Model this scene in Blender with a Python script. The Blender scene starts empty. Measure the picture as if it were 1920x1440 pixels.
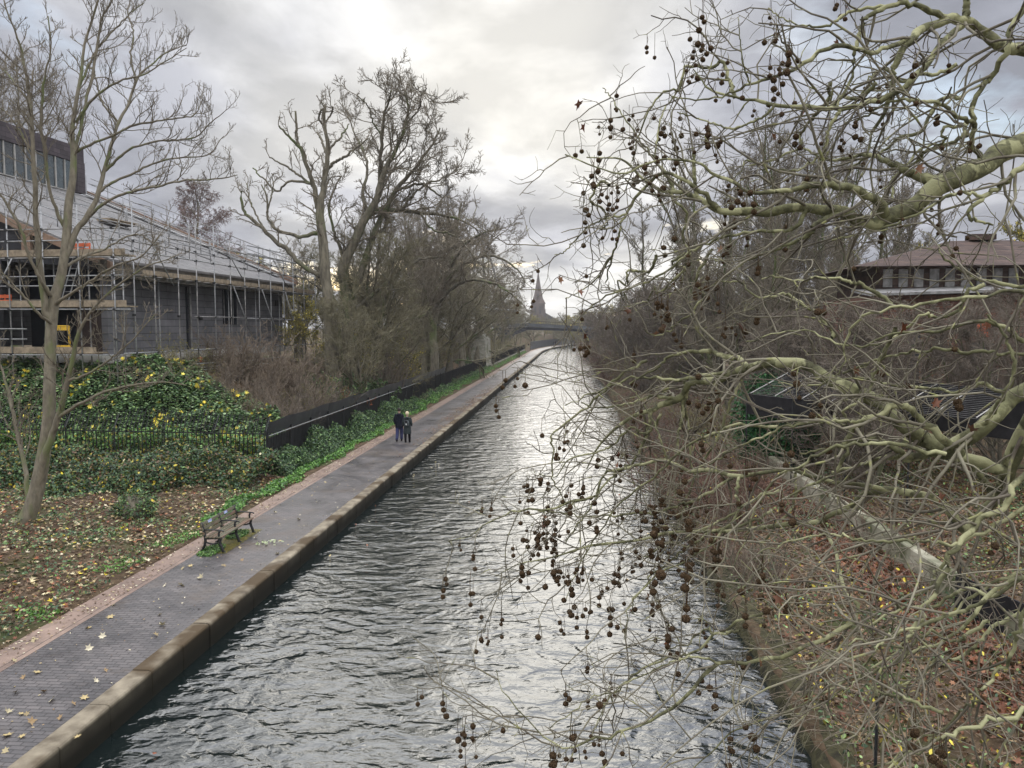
import bpy, math, colorsys
import numpy as np
from mathutils import Vector, Matrix

C = bpy.context.scene.collection
SC = bpy.context.scene
RAD = math.radians

# ---------------------------------------------------------------- camera
CAMZ = 6.3
FPX = 1440.0
YAW, PITCH = RAD(4.37), RAD(4.17)
Fv = np.array([-math.sin(YAW)*math.cos(PITCH), math.cos(YAW)*math.cos(PITCH), -math.sin(PITCH)])
Rv = np.array([math.cos(YAW), math.sin(YAW), 0.0])
Uv = np.cross(Rv, Fv)
CAM = np.array([0.0, 0.0, CAMZ])
cd = bpy.data.cameras.new('camera'); cam = bpy.data.objects.new('camera', cd); C.objects.link(cam)
cd.sensor_width = 36; cd.lens = 27.0; cd.clip_end = 6000; cd.clip_start = 0.05
cam.matrix_world = Matrix(((Rv[0], Uv[0], -Fv[0], 0), (Rv[1], Uv[1], -Fv[1], 0), (Rv[2], Uv[2], -Fv[2], CAMZ), (0, 0, 0, 1)))
SC.camera = cam

def at(px, py, d):
    """world point seen at pixel (px,py) of the 1920x1440 photo, at forward distance d"""
    return CAM + d*(Fv + Rv*(px-960)/FPX + Uv*(720-py)/FPX)

# ---------------------------------------------------------------- world: overcast sky
SUN_EL, SUN_AZ = RAD(11.0), RAD(5.5)      # azimuth measured left of +Y
SUND = np.array([-math.sin(SUN_AZ)*math.cos(SUN_EL), math.cos(SUN_AZ)*math.cos(SUN_EL), math.sin(SUN_EL)])
W = bpy.data.worlds.new("World"); SC.world = W; W.use_nodes = True
nt = W.node_tree; nt.nodes.clear()
def N(nt, t, **kw):
    n = nt.nodes.new(t)
    for k, v in kw.items():
        if k.startswith('i_'):
            n.inputs[int(k[2:]) if k[2:].isdigit() else k[2:].replace('_', ' ')].default_value = v
        else: setattr(n, k, v)
    return n
def L(nt, a, b): nt.links.new(a, b)
def mathn(nt, op, a, b=None, clamp=False):
    n = nt.nodes.new('ShaderNodeMath'); n.operation = op; n.use_clamp = clamp
    for i, v in enumerate((a, b)):
        if v is None: continue
        if isinstance(v, (int, float)): n.inputs[i].default_value = v
        else: nt.links.new(v, n.inputs[i])
    return n.outputs[0]
def mixc(nt, f, a, b, bt='MIX'):
    n = nt.nodes.new('ShaderNodeMix'); n.data_type = 'RGBA'; n.blend_type = bt
    for i, v in ((0, f), (6, a), (7, b)):
        if isinstance(v, (int, float)): n.inputs[i].default_value = v
        elif isinstance(v, tuple): n.inputs[i].default_value = v if len(v) == 4 else v+(1,)
        else: nt.links.new(v, n.inputs[i])
    return n.outputs[2]
def ramp(nt, f, stops, interp='LINEAR'):
    n = nt.nodes.new('ShaderNodeValToRGB'); n.color_ramp.interpolation = interp
    e = n.color_ramp.elements
    while len(e) < len(stops): e.new(0.5)
    for i, (p, c) in enumerate(stops):
        e[i].position = p
        e[i].color = (c, c, c, 1) if isinstance(c, (int, float)) else tuple(c)+(1,)
    nt.links.new(f, n.inputs[0]); return n.outputs[0]
out = N(nt, 'ShaderNodeOutputWorld'); bg = N(nt, 'ShaderNodeBackground'); bg.inputs[1].default_value = 0.1
L(nt, bg.outputs[0], out.inputs[0])
sky = N(nt, 'ShaderNodeTexSky', sky_type='NISHITA', sun_disc=False, sun_elevation=SUN_EL, sun_rotation=-SUN_AZ)
tc = N(nt, 'ShaderNodeTexCoord')
sep = N(nt, 'ShaderNodeSeparateXYZ'); L(nt, tc.outputs['Generated'], sep.inputs[0])
zc = mathn(nt, 'MAXIMUM', sep.outputs[2], 0.0)
den = mathn(nt, 'ADD', zc, 0.16)
cx = mathn(nt, 'DIVIDE', sep.outputs[0], den); cy = mathn(nt, 'DIVIDE', sep.outputs[1], den)
comb = N(nt, 'ShaderNodeCombineXYZ'); L(nt, cx, comb.inputs[0]); L(nt, cy, comb.inputs[1])
n1 = N(nt, 'ShaderNodeTexNoise', i_Scale=0.62, i_Detail=9.0, i_Roughness=0.5, i_Distortion=0.35); 
mp = N(nt, 'ShaderNodeMapping'); mp.inputs['Location'].default_value = (4.4, 1.3, 0.4); mp.inputs['Rotation'].default_value = (0, 0, 0.5)
mp.inputs['Scale'].default_value = (1.0, 0.75, 1)
L(nt, comb.outputs[0], mp.inputs[0]); L(nt, mp.outputs[0], n1.inputs['Vector'])
n2 = N(nt, 'ShaderNodeTexNoise', i_Scale=2.2, i_Detail=8.0, i_Roughness=0.55, i_Distortion=0.2)
L(nt, mp.outputs[0], n2.inputs['Vector'])
base = ramp(nt, n1.outputs[0], [(0.38, (2.65, 2.75, 3.1)), (0.455, (3.35, 3.43, 3.72)), (0.52, (4.7, 4.74, 4.8)), (0.60, (6.0, 5.97, 5.8))])
fine = ramp(nt, n2.outputs[0], [(0.41, 0.82), (0.5, 0.98), (0.60, 1.24)])
col = mixc(nt, 1.0, base, fine, 'MULTIPLY')
# sun glow behind the clouds
dotn = N(nt, 'ShaderNodeVectorMath', operation='DOT_PRODUCT'); L(nt, tc.outputs['Generated'], dotn.inputs[0]); dotn.inputs[1].default_value = tuple(SUND)
g = mathn(nt, 'POWER', mathn(nt, 'MAXIMUM', dotn.outputs['Value'], 0.0), 22.0)
gm = mathn(nt, 'ADD', mathn(nt, 'MULTIPLY', g, 0.27), 0.96)
gc = N(nt, 'ShaderNodeCombineXYZ'); 
L(nt, gm, gc.inputs[0]); L(nt, mathn(nt, 'ADD', mathn(nt, 'MULTIPLY', g, 0.24), 0.96), gc.inputs[1]); L(nt, mathn(nt, 'ADD', mathn(nt, 'MULTIPLY', g, 0.17), 0.98), gc.inputs[2])
col = mixc(nt, 1.0, col, gc.outputs[0], 'MULTIPLY')
# out-of-view upper sky raised beyond the overcast law to brighten ground and water
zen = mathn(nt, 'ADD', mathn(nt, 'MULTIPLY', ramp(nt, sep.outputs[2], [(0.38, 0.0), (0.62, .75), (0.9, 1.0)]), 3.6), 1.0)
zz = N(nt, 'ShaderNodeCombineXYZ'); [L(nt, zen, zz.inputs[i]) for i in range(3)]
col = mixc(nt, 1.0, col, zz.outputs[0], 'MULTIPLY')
# gaps of blue: real sky shows between clouds
n3 = N(nt, 'ShaderNodeTexNoise', i_Scale=1.1, i_Detail=6.0, i_Roughness=0.55)
mp3 = N(nt, 'ShaderNodeMapping'); mp3.inputs['Location'].default_value = (1.7, 7.3, 2.0); L(nt, comb.outputs[0], mp3.inputs[0]); L(nt, mp3.outputs[0], n3.inputs['Vector'])
gap = ramp(nt, n3.outputs[0], [(0.60, 0.0), (0.70, 0.75)])
skyc = mixc(nt, 1.0, sky.outputs[0], (1.1, 1.2, 1.35), 'MULTIPLY')
col = mixc(nt, gap, col, skyc)
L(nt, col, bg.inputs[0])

sl = bpy.data.lights.new('sun', 'SUN'); sl.energy = 0.6; sl.angle = RAD(40); sl.color = (1.0, 0.95, 0.86)
so = bpy.data.objects.new('sun', sl); C.objects.link(so)
so.rotation_euler = Vector(tuple(SUND)).to_track_quat('Z', 'Y').to_euler()
so.location = (0, 0, 60)
SC.view_settings.view_transform = 'Standard'; SC.view_settings.look = 'None'; SC.view_settings.gamma = 1.0
SC.view_settings.exposure = 0.58
SC.cycles.max_bounces = 6; SC.cycles.diffuse_bounces = 2; SC.cycles.glossy_bounces = 3; SC.cycles.transparent_max_bounces = 8
SC.cycles.use_denoising = True

# ---------------------------------------------------------------- helpers
def tag(o, label=None, cat=None, group=None, kind=None):
    if label: o['label'] = label
    if cat: o['category'] = cat
    if group: o['group'] = group
    if kind: o['kind'] = kind
    return o
def empty(name, loc=(0, 0, 0), rz=0.0, parent=None):
    o = bpy.data.objects.new(name, None); C.objects.link(o)
    o.location = tuple(loc); o.rotation_euler = (0, 0, rz); o.empty_display_size = 0.2
    if parent: o.parent = parent
    return o
def link(name, me, parent=None, loc=None):
    o = bpy.data.objects.new(name, me); C.objects.link(o)
    if parent: o.parent = parent
    if loc is not None: o.location = tuple(loc)
    return o
def mesh_np(name, V, F, mat=None, smooth=True, cols=None, mats=None, mi=None):
    """V (n,3); F list of arrays (m,k) of the same or different k"""
    if not isinstance(F, (list, tuple)): F = [F]
    F = [f for f in F if len(f)]
    me = bpy.data.meshes.new(name)
    V = np.asarray(V, np.float32)
    me.vertices.add(len(V)); me.vertices.foreach_set('co', V.ravel())
    loops = np.concatenate([f.ravel() for f in F]).astype(np.int32)
    cnt = np.concatenate([np.full(len(f), f.shape[1], np.int32) for f in F])
    st = np.concatenate([[0], np.cumsum(cnt)[:-1]]).astype(np.int32)
    me.loops.add(len(loops)); me.loops.foreach_set('vertex_index', loops)
    me.polygons.add(len(cnt)); me.polygons.foreach_set('loop_start', st)
    me.polygons.foreach_set('use_smooth', np.full(len(cnt), smooth, bool))
    for m in (mats or ([mat] if mat else [])): me.materials.append(m)
    if mi is not None: me.polygons.foreach_set('material_index', np.asarray(mi, np.int32))
    me.update(calc_edges=True)
    if cols is not None:
        a = me.color_attributes.new('Col', 'FLOAT_COLOR', 'POINT')
        c4 = np.ones((len(V), 4), np.float32); c4[:, :3] = cols; a.data.foreach_set('color', c4.ravel())
    return me
def nrm(v): return v/np.maximum(np.linalg.norm(v, axis=-1, keepdims=True), 1e-9)
def tube_geo(P, R, s=3, cap=False):
    P = np.asarray(P, float); R = np.asarray(R, float)
    if P.ndim == 2: P = P[None]; R = R[None]
    if cap:
        P = np.concatenate([P[:, :1], P, P[:, -1:]], 1); R = np.concatenate([R[:, :1]*0+1e-5, R, R[:, -1:]*0+1e-5], 1)
    n, k, _ = P.shape
    T = np.empty_like(P)
    T[:, 1:-1] = P[:, 2:]-P[:, :-2]; T[:, 0] = P[:, 1]-P[:, 0]; T[:, -1] = P[:, -1]-P[:, -2]
    if cap: T[:, 0] = T[:, 1]; T[:, -1] = T[:, -2]
    T = nrm(T)
    md = nrm(P[:, -1]-P[:, 0]); ref = np.where(np.abs(md[:, 2:3]) > 0.8, np.array([[1., .13, 0]]), np.array([[.05, .03, 1.]]))
    U = nrm(np.cross(T, ref[:, None, :])); Vv = np.cross(T, U)
    a = np.arange(s)*2*math.pi/s
    V = P[:, :, None, :]+R[:, :, None, None]*(np.cos(a)[None, None, :, None]*U[:, :, None, :]+np.sin(a)[None, None, :, None]*Vv[:, :, None, :])
    b = (np.arange(n)*k*s)[:, None, None]+(np.arange(k-1)*s)[None, :, None]
    j = np.arange(s)[None, None, :]; j2 = (j+1) % s
    F = np.stack([b+j, b+j2, b+s+j2, b+s+j], -1).reshape(-1, 4)
    return V.reshape(-1, 3), F
class Geo:
    def __init__(s): s.V = []; s.F = []; s.n = 0; s.c = []
    def add(s, V, F, col=None):
        V = np.asarray(V, float)
        if not isinstance(F, (list, tuple)): F = [F]
        for f in F: s.F.append(np.asarray(f)+s.n)
        s.V.append(V); s.n += len(V)
        if col is not None:
            col = np.asarray(col, float); s.c.append(np.broadcast_to(col, (len(V), 3)))
        return s
    def tube(s, P, R, k=8, cap=True):
        P = np.asarray(P, float); R = np.full(len(P), R, float) if np.isscalar(R) else np.asarray(R, float)
        s.add(*tube_geo(P, R, k, cap)); return s
    def box(s, c, size, ax=None, bev=0.0):
        """box centred c, axes rows of ax"""
        h = np.asarray(size, float)/2; ax = np.eye(3) if ax is None else np.asarray(ax, float)
        if bev > 0:
            b = min(bev, *(h*0.9)); V = []
            for X in (-1, 1):
                for Y in (-1, 1):
                    for Z in (-1, 1):
                        for k in range(3):
                            q = np.array([X, Y, Z])*(h-b); q[k] = [X, Y, Z][k]*h[k]; V.append(q)
            V = np.array(V)
            idx = lambda X, Y, Z, k: ((X*2+Y)*2+Z)*3+k
            F4 = []; F3 = []
            for k in range(3):
                a, b2 = [i for i in range(3) if i != k]
                for sgn in (0, 1):
                    q = []
                    for (u, v) in ((0, 0), (1, 0), (1, 1), (0, 1)):
                        t = [0, 0, 0]; t[k] = sgn; t[a] = u; t[b2] = v; q.append(idx(*t, k))
                    F4.append(q)
                for u in (0, 1):
                    for v in (0, 1):
                        t0 = [0, 0, 0]; t0[a] = u; t0[b2] = v; t1 = list(t0); t1[k] = 1
                        F4.append([idx(*t0, a), idx(*t0, b2), idx(*t1, b2), idx(*t1, a)])
            for X in (0, 1):
                for Y in (0, 1):
                    for Z in (0, 1): F3.append([idx(X, Y, Z, 0), idx(X, Y, Z, 1), idx(X, Y, Z, 2)])
            s.add(np.asarray(c)+V@ax, [np.array(F4), np.array(F3)])
        else:
            V = np.array([[x, y, z] for x in (-1, 1) for y in (-1, 1) for z in (-1, 1)])*h
            F = np.array([[0, 1, 3, 2], [4, 6, 7, 5], [0, 4, 5, 1], [2, 3, 7, 6], [0, 2, 6, 4], [1, 5, 7, 3]])
            s.add(np.asarray(c)+V@ax, F)
        return s
    def prism(s, poly, ext):
        """poly (n,3) planar polygon extruded by vector ext"""
        poly = np.asarray(poly, float); n = len(poly); V = np.concatenate([poly, poly+np.asarray(ext)])
        i = np.arange(n); j = (i+1) % n
        s.add(V, [np.array([i[::-1]]), np.array([i+n]), np.stack([i, j, j+n, i+n], 1)]); return s
    def grid(s, P):
        a, b, _ = P.shape; i = np.arange(a-1)[:, None]*b+np.arange(b-1)[None]
        s.add(P.reshape(-1, 3), np.stack([i, i+b, i+b+1, i+1], -1).reshape(-1, 4)); return s
    def mesh(s, name, mat, smooth=False):
        V = np.concatenate(s.V) if s.V else np.zeros((0, 3))
        by = {}
        for f in s.F: by.setdefault(f.shape[1], []).append(f)
        return mesh_np(name, V, [np.concatenate(v) for v in by.values()], mat, smooth, cols=np.concatenate(s.c) if s.c else None)
    def obj(s, name, mat, parent=None, smooth=False): return link(name, s.mesh(name, mat, smooth), parent)

# ---------------------------------------------------------------- materials
def pmat(name, col, rough=0.8, spec=0.5, bump=0.0, scale=5.0, var=0.25, col2=None, metal=0.0, detail=6.0, patch=None, stretch=None, attr=False):
    m = bpy.data.materials.new(name); m.use_nodes = True; t = m.node_tree; b = t.nodes['Principled BSDF']
    b.inputs['Roughness'].default_value = rough; b.inputs['Metallic'].default_value = metal
    b.inputs['Specular IOR Level'].default_value = spec
    co = N(t, 'ShaderNodeTexCoord').outputs['Object']
    if stretch:
        mpn = N(t, 'ShaderNodeMapping'); mpn.inputs['Scale'].default_value = stretch; L(t, co, mpn.inputs[0]); co = mpn.outputs[0]
    n = N(t, 'ShaderNodeTexNoise', i_Scale=scale, i_Detail=detail, i_Roughness=0.6); L(t, co, n.inputs['Vector'])
    if attr:
        c = N(t, 'ShaderNodeAttribute', attribute_name='Col').outputs['Color']
        f = ramp(t, n.outputs[0], [(0.3, 1-var), (0.7, 1+var)])
        c = mixc(t, 1.0, c, f, 'MULTIPLY')
    else:
        c2 = col2 if col2 else tuple(min(1, x*(1+var)) for x in col)
        c1 = col if col2 else tuple(x*(1-var) for x in col)
        c = ramp(t, n.outputs[0], [(0.34, c1), (0.66, c2)])
        if patch:   # (colour, scale, lo, hi)
            n5 = N(t, 'ShaderNodeTexNoise', i_Scale=patch[1], i_Detail=4.0); L(t, co, n5.inputs['Vector'])
            c = mixc(t, ramp(t, n5.outputs[0], [(patch[2], 0.0), (patch[3], 1.0)]), c, tuple(patch[0]))
    L(t, c, b.inputs['Base Color'])
    if bump:
        bn = N(t, 'ShaderNodeBump', i_Strength=min(bump*3, 1.0), i_Distance=bump*0.2); L(t, n.outputs[0], bn.inputs['Height']); L(t, bn.outputs[0], b.inputs['Normal'])
    return m
M = {}
M['bark_maple'] = pmat('bark_maple', (0.12, 0.105, 0.078), 0.85, 0.3, 0.15, 9, col2=(0.22, 0.195, 0.145), patch=((0.14, 0.16, 0.07), 2.2, 0.52, 0.66), stretch=(1, 1, .35))
M['bark_plane'] = pmat('bark_plane', (0.065, 0.062, 0.036), 0.8, 0.25, 0.15, 16, col2=(0.20, 0.20, 0.10), patch=((0.33, 0.325, 0.18), 6.5, 0.51, 0.55))
M['twig_plane'] = pmat('twig_plane', (0.07, 0.056, 0.042), 0.75, 0.3, 0.0, 4, col2=(0.25, 0.23, 0.165), patch=((0.26, 0.26, 0.11), 14.0, 0.60, 0.70))
M['twig_maple'] = pmat('twig_maple', (0.12, 0.10, 0.075), 0.8, 0.3, 0.0, 4, col2=(0.20, 0.175, 0.13))
M['bark_dark'] = pmat('bark_dark', (0.085, 0.076, 0.058), 0.9, 0.2, 0.4, 5, col2=(0.20, 0.18, 0.135), patch=((0.10, 0.12, 0.05), 0.7, 0.52, 0.64), stretch=(1, 1, .3))
M['twig_dark'] = pmat('twig_dark', (0.13, 0.112, 0.085), 0.9, 0.2, 0.0, .6, col2=(0.22, 0.19, 0.145))
M['twig_brown'] = pmat('twig_brown', (0.10, 0.082, 0.066), 0.9, 0.2, 0.0, .5, col2=(0.22, 0.185, 0.15))
M['twig_olive'] = pmat('twig_olive', (0.13, 0.12, 0.08), 0.9, 0.2, 0.0, .5, col2=(0.25, 0.225, 0.145))
M['twig_tan'] = pmat('twig_tan', (0.12, 0.095, 0.075), 0.9, 0.2, 0.0, 1.5, col2=(0.28, 0.225, 0.17))
M['twig_red'] = pmat('twig_red', (0.075, 0.045, 0.035), 0.9, 0.2, 0.0, 1.5, col2=(0.20, 0.12, 0.09))
M['leaf'] = pmat('leaf_mixed', (1, 1, 1), 0.55, 0.45, 0.0, 3, var=0.2, attr=True)
M['ball'] = pmat('seed_ball', (0.055, 0.034, 0.020), 0.95, 0.1, 0.3, 160, col2=(0.19, 0.125, 0.07))
M['iron'] = pmat('iron_black', (0.012, 0.013, 0.015), 0.5, 0.5, 0.05, 30)
M['netting'] = pmat('netting_dark', (0.016, 0.015, 0.016), 0.8, 0.2, 0.05, 3, var=.4)
M['sheet_dark'] = pmat('sheet_dark', (0.02, 0.024, 0.032), 0.42, 0.5, 0.1, 2.5, var=.5)
M['galv'] = pmat('galvanised', (0.26, 0.265, 0.27), 0.5, 0.5, 0.02, 8, metal=0.2, var=.3)
M['galv_dark'] = pmat('galvanised_weathered', (0.22, 0.215, 0.21), 0.6, 0.5, 0.02, 3, metal=0.1, var=.5)
M['board'] = pmat('scaffold_board', (0.27, 0.22, 0.16), 0.85, 0.2, 0.05, 4, var=.3)
M['concrete'] = pmat('concrete', (0.30, 0.29, 0.25), 0.9, 0.2, 0.15, 3, var=.25, patch=((0.13, 0.14, 0.08), 1.1, .52, .7))
M['white_trim'] = pmat('white_trim', (0.38, 0.37, 0.35), 0.7, 0.3, 0.02, 3, var=.15)
M['dark_void'] = pmat('dark_interior', (0.012, 0.014, 0.02), 0.8, 0.2, 0.0, 2)  # near-black colour stands in for shade in recesses, undercroft and openings
M['glass'] = pmat('window_glass', (0.03, 0.035, 0.04), 0.06, 0.9, 0.0, 2)
M['soil'] = pmat('soil', (0.06, 0.042, 0.028), 0.95, 0.1, 0.3, 3, var=.4)
# ---------------------------------------------------------------- terrain, water, path
def smooth(t): t = np.clip(t, 0, 1); return t*t*(3-2*t)
def bend(Y): Y = np.asarray(Y, float); return np.where(Y > 205, .0011*(Y-205)**2, 0.0)
def hnoise(x, y, s=1.0):
    return (np.sin(x*1.7*s+1.3)*np.cos(y*1.3*s+.4)+.5*np.sin(x*3.9*s-y*2.7*s)+.25*np.sin(x*7.1*s+2*y*5.3*s+1))
def terrain(X, Y):
    X = np.asarray(X, float); Y = np.asarray(Y, float); u = X-bend(np.minimum(Y, 420))
    zl = .02+.22*smooth((-u-11.3)/4)+3.5*smooth((-u-13.2)/8.5)*smooth((Y-32.7)/4.6)+.6*smooth((-u-30)/60)
    zl = zl+.05*hnoise(X, Y)*smooth((-u-11.6)/1.5)+.10*hnoise(X, Y, .5)*smooth((-u-13)/3)
    zr = -.12+.55*smooth((u-3.9)/3.8)+.9*smooth((u-8.8)/10)+1.6*smooth((u-14)/30)+.06*hnoise(X, Y)*smooth((u-4.2)/1)
    z = np.where(u < -11.1, zl, np.where(u < -7.7, -.07, np.where(u < 3.86, -1.6, zr)))
    return z
def tz(X, Y): return float(terrain(X, Y))
us = np.unique(np.concatenate([-np.geomspace(60, 2500, 18), np.arange(-60, -30, 1.5), np.arange(-30, -11.2, .4), [-11.12, -11.08, -7.72, -7.66, 3.84, 3.88], np.arange(4.1, 14, .35), np.arange(14, 60, 1.5), np.geomspace(60, 2500, 18)]))
ys = np.unique(np.concatenate([np.arange(-30, 0, 3), np.arange(0, 60, .6), np.arange(60, 220, 3), np.arange(220, 420, 8), np.geomspace(420, 4500, 16)]))
UU, YY = np.meshgrid(us, ys, indexing='ij'); XX = UU+bend(np.minimum(YY, 420)); ZZ = terrain(XX, YY)
far = np.hypot(XX, YY) > 600; ZZ = np.where(far, np.where(ZZ < 0, -.07, ZZ), ZZ)
def mat_ground():
    m = bpy.data.materials.new('ground_earth'); m.use_nodes = True; t = m.node_tree; b = t.nodes['Principled BSDF']
    b.inputs['Roughness'].default_value = .95; b.inputs['Specular IOR Level'].default_value = .15
    co = N(t, 'ShaderNodeTexCoord').outputs['Object']
    n = N(t, 'ShaderNodeTexNoise', i_Scale=2.5, i_Detail=9.0, i_Roughness=.7); L(t, co, n.inputs['Vector'])
    n2 = N(t, 'ShaderNodeTexNoise', i_Scale=.45, i_Detail=5.0); L(t, co, n2.inputs['Vector'])
    c = ramp(t, n.outputs[0], [(.3, (.035, .025, .017)), (.5, (.085, .058, .035)), (.7, (.15, .11, .07))])
    c = mixc(t, ramp(t, n2.outputs[0], [(.52, 0.), (.62, .8)]), c, (.045, .065, .022))
    L(t, c, b.inputs['Base Color'])
    bn = N(t, 'ShaderNodeBump', i_Strength=.8, i_Distance=.05); L(t, n.outputs[0], bn.inputs['Height']); L(t, bn.outputs[0], b.inputs['Normal'])
    return m
M['ground'] = mat_ground()
g = Geo().grid(np.stack([XX, YY, ZZ], -1)); o = g.obj('ground', M['ground'], smooth=True); tag(o, kind='structure')

# water
def mat_water():
    m = bpy.data.materials.new('canal_water'); m.use_nodes = True; t = m.node_tree; b = t.nodes['Principled BSDF']
    b.inputs['Base Color'].default_value = (.006, .011, .011, 1); b.inputs['Roughness'].default_value = .035
    b.inputs['IOR'].default_value = 1.95
    co = N(t, 'ShaderNodeTexCoord').outputs['Object']
    def mapped(sc, rot):
        q = N(t, 'ShaderNodeMapping'); q.inputs['Scale'].default_value = sc; q.inputs['Rotation'].default_value = (0, 0, rot); L(t, co, q.inputs[0]); return q.outputs[0]
    a = N(t, 'ShaderNodeTexNoise', i_Scale=1.0, i_Detail=2.5, i_Roughness=.40, i_Distortion=1.2); L(t, mapped((1.0, 1.25, 1), .35), a.inputs['Vector'])
    c = N(t, 'ShaderNodeTexNoise', i_Scale=1.0, i_Detail=3.0, i_Roughness=.5, i_Distortion=.9); L(t, mapped((4.2, 6.0, 1), -.2), c.inputs['Vector'])
    d = N(t, 'ShaderNodeTexNoise', i_Scale=.22, i_Detail=2.0); L(t, co, d.inputs['Vector'])
    amp = ramp(t, d.outputs[0], [(.35, .55), (.6, 1.0)])
    a2 = N(t, 'ShaderNodeTexNoise', i_Scale=1.0, i_Detail=3.0, i_Roughness=.45, i_Distortion=.25); L(t, mapped((1.25, 1.9, 1), .12), a2.inputs['Vector'])
    st_ = ramp(t, a2.outputs[0], [(.28, 0.), (.41, .15), (.56, .85), (.72, 1.)], 'EASE')
    h = mathn(t, 'ADD', mathn(t, 'ADD', mathn(t, 'MULTIPLY', a.outputs[0], .62), mathn(t, 'MULTIPLY', mathn(t, 'MULTIPLY', st_, amp), .36)), mathn(t, 'MULTIPLY', mathn(t, 'MULTIPLY', c.outputs[0], amp), .20))
    bn = N(t, 'ShaderNodeBump', i_Strength=1.0, i_Distance=.10); L(t, h, bn.inputs['Height']); L(t, bn.outputs[0], b.inputs['Normal'])
    return m
yw = np.concatenate([np.arange(-25, 220, 4.0), np.arange(220, 560, 8.0)])
def ustrip(u0, u1, z, ys_, n=2):
    uu = np.linspace(u0, u1, n); A, B = np.meshgrid(uu, ys_, indexing='ij'); return np.stack([A+bend(np.minimum(B, 420))+(B > 420)*(B-420)*.47, B, np.full_like(A, z)], -1)
yw2 = yw[yw <= 420]
o = Geo().grid(ustrip(-7.75, 4.2, -.49, yw2)).obj('canal_water', mat_water()); tag(o, kind='structure')

# towpath
def mat_brick():
    m = bpy.data.materials.new('path_brick'); m.use_nodes = True; t = m.node_tree; b = t.nodes['Principled BSDF']
    co = N(t, 'ShaderNodeTexCoord').outputs['Object']
    br = N(t, 'ShaderNodeTexBrick', i_Scale=1.0, i_Mortar_Size=.011, i_Mortar_Smooth=.2, i_Brick_Width=.24, i_Row_Height=.108); br.offset = .5
    br.inputs['Color1'].default_value = (.072, .070, .072, 1); br.inputs['Color2'].default_value = (.112, .105, .105, 1); br.inputs['Mortar'].default_value = (.033, .030, .030, 1)
    L(t, co, br.inputs['Vector'])
    n = N(t, 'ShaderNodeTexNoise', i_Scale=.7, i_Detail=8.0, i_Roughness=.65); L(t, co, n.inputs['Vector'])
    c = mixc(t, 1.0, br.outputs[0], ramp(t, n.outputs[0], [(.32, (.6, .6, .64)), (.68, (1.38, 1.3, 1.25))]), 'MULTIPLY')
    n2 = N(t, 'ShaderNodeTexNoise', i_Scale=.30, i_Detail=7.0, i_Roughness=.7); L(t, co, n2.inputs['Vector'])
    c = mixc(t, ramp(t, n2.outputs[0], [(.52, 0.), (.66, .7)]), c, (.095, .068, .048))
    L(t, c, b.inputs['Base Color'])
    L(t, ramp(t, n.outputs[0], [(.35, .26), (.65, .55)]), b.inputs['Roughness'])
    bn = N(t, 'ShaderNodeBump', i_Strength=.5, i_Distance=.006, invert=True); L(t, br.outputs[1], bn.inputs['Height']); L(t, bn.outputs[0], b.inputs['Normal'])
    return m
def mat_strip():
    m = bpy.data.materials.new('path_edging_stone'); m.use_nodes = True; t = m.node_tree; b = t.nodes['Principled BSDF']
    co = N(t, 'ShaderNodeTexCoord').outputs['Object']
    q = N(t, 'ShaderNodeMapping'); q.inputs['Rotation'].default_value = (0, 0, RAD(90)); L(t, co, q.inputs[0])
    br = N(t, 'ShaderNodeTexBrick', i_Scale=1.0, i_Mortar_Size=.010, i_Brick_Width=1.9, i_Row_Height=.62); br.offset = .5
    br.inputs['Color1'].default_value = (.20, .135, .105, 1); br.inputs['Color2'].default_value = (.25, .175, .135, 1); br.inputs['Mortar'].default_value = (.07, .05, .04, 1)
    L(t, q.outputs[0], br.inputs['Vector'])
    n = N(t, 'ShaderNodeTexNoise', i_Scale=1.6, i_Detail=9.0, i_Roughness=.7); L(t, co, n.inputs['Vector'])
    c = mixc(t, 1.0, br.outputs[0], ramp(t, n.outputs[0], [(.3, .55), (.68, 1.25)]), 'MULTIPLY'); L(t, c, b.inputs['Base Color'])
    b.inputs['Roughness'].default_value = .6
    bn = N(t, 'ShaderNodeBump', i_Strength=.5, i_Distance=.01, invert=True); L(t, br.outputs[1], bn.inputs['Height']); L(t, bn.outputs[0], b.inputs['Normal'])
    return m
yp = np.concatenate([np.arange(-25, 215, 5.0), np.arange(215, 420, 5.0)])
o = Geo().grid(ustrip(-10.4, -7.98, 0.0, yp)).obj('path', mat_brick()); tag(o, kind='structure')
o = Geo().grid(ustrip(-11.22, -10.4, 0.004, yp)).obj('path_edge', mat_strip()); tag(o, kind='structure')
# soil skirt under the inner edge, and the kerb stones
rng = np.random.default_rng(5)
prof = np.array([[-8.0, -.3], [-8.0, .03], [-7.985, .040], [-7.70, .042], [-7.655, .030], [-7.635, .004], [-7.63, -.04], [-7.635, -1.7]])
g = Geo(); y = -20.0
while y < 120:
    ln = rng.uniform(.95, 1.35); yy = np.array([y+.006, y+.03, y+ln-.03, y+ln-.006]); dz = rng.uniform(-.006, .006); du = rng.uniform(-.012, .012)
    P = np.zeros((4, len(prof), 3)); 
    for i, q in enumerate(yy):
        ins = .012 if i in (0, 3) else 0
        P[i, :, 0] = np.clip(prof[:, 0], -9, -7.63-ins)+du; P[i, :, 1] = q; P[i, :, 2] = prof[:, 1]-ins+dz
    g.grid(P[:, ::-1]); y += ln
P = np.array([[[p[0]-.02, yv, p[1]-.02] for p in prof] for yv in (-20, 120)]); g.grid(P[:, ::-1])
ylong = np.concatenate([np.arange(120, 215, 10.0), np.arange(215, 420, 5.0)])
P = np.array([[[p[0]+float(bend(yv)), yv, p[1]] for p in prof] for yv in ylong]); g.grid(P[:, ::-1])
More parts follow.
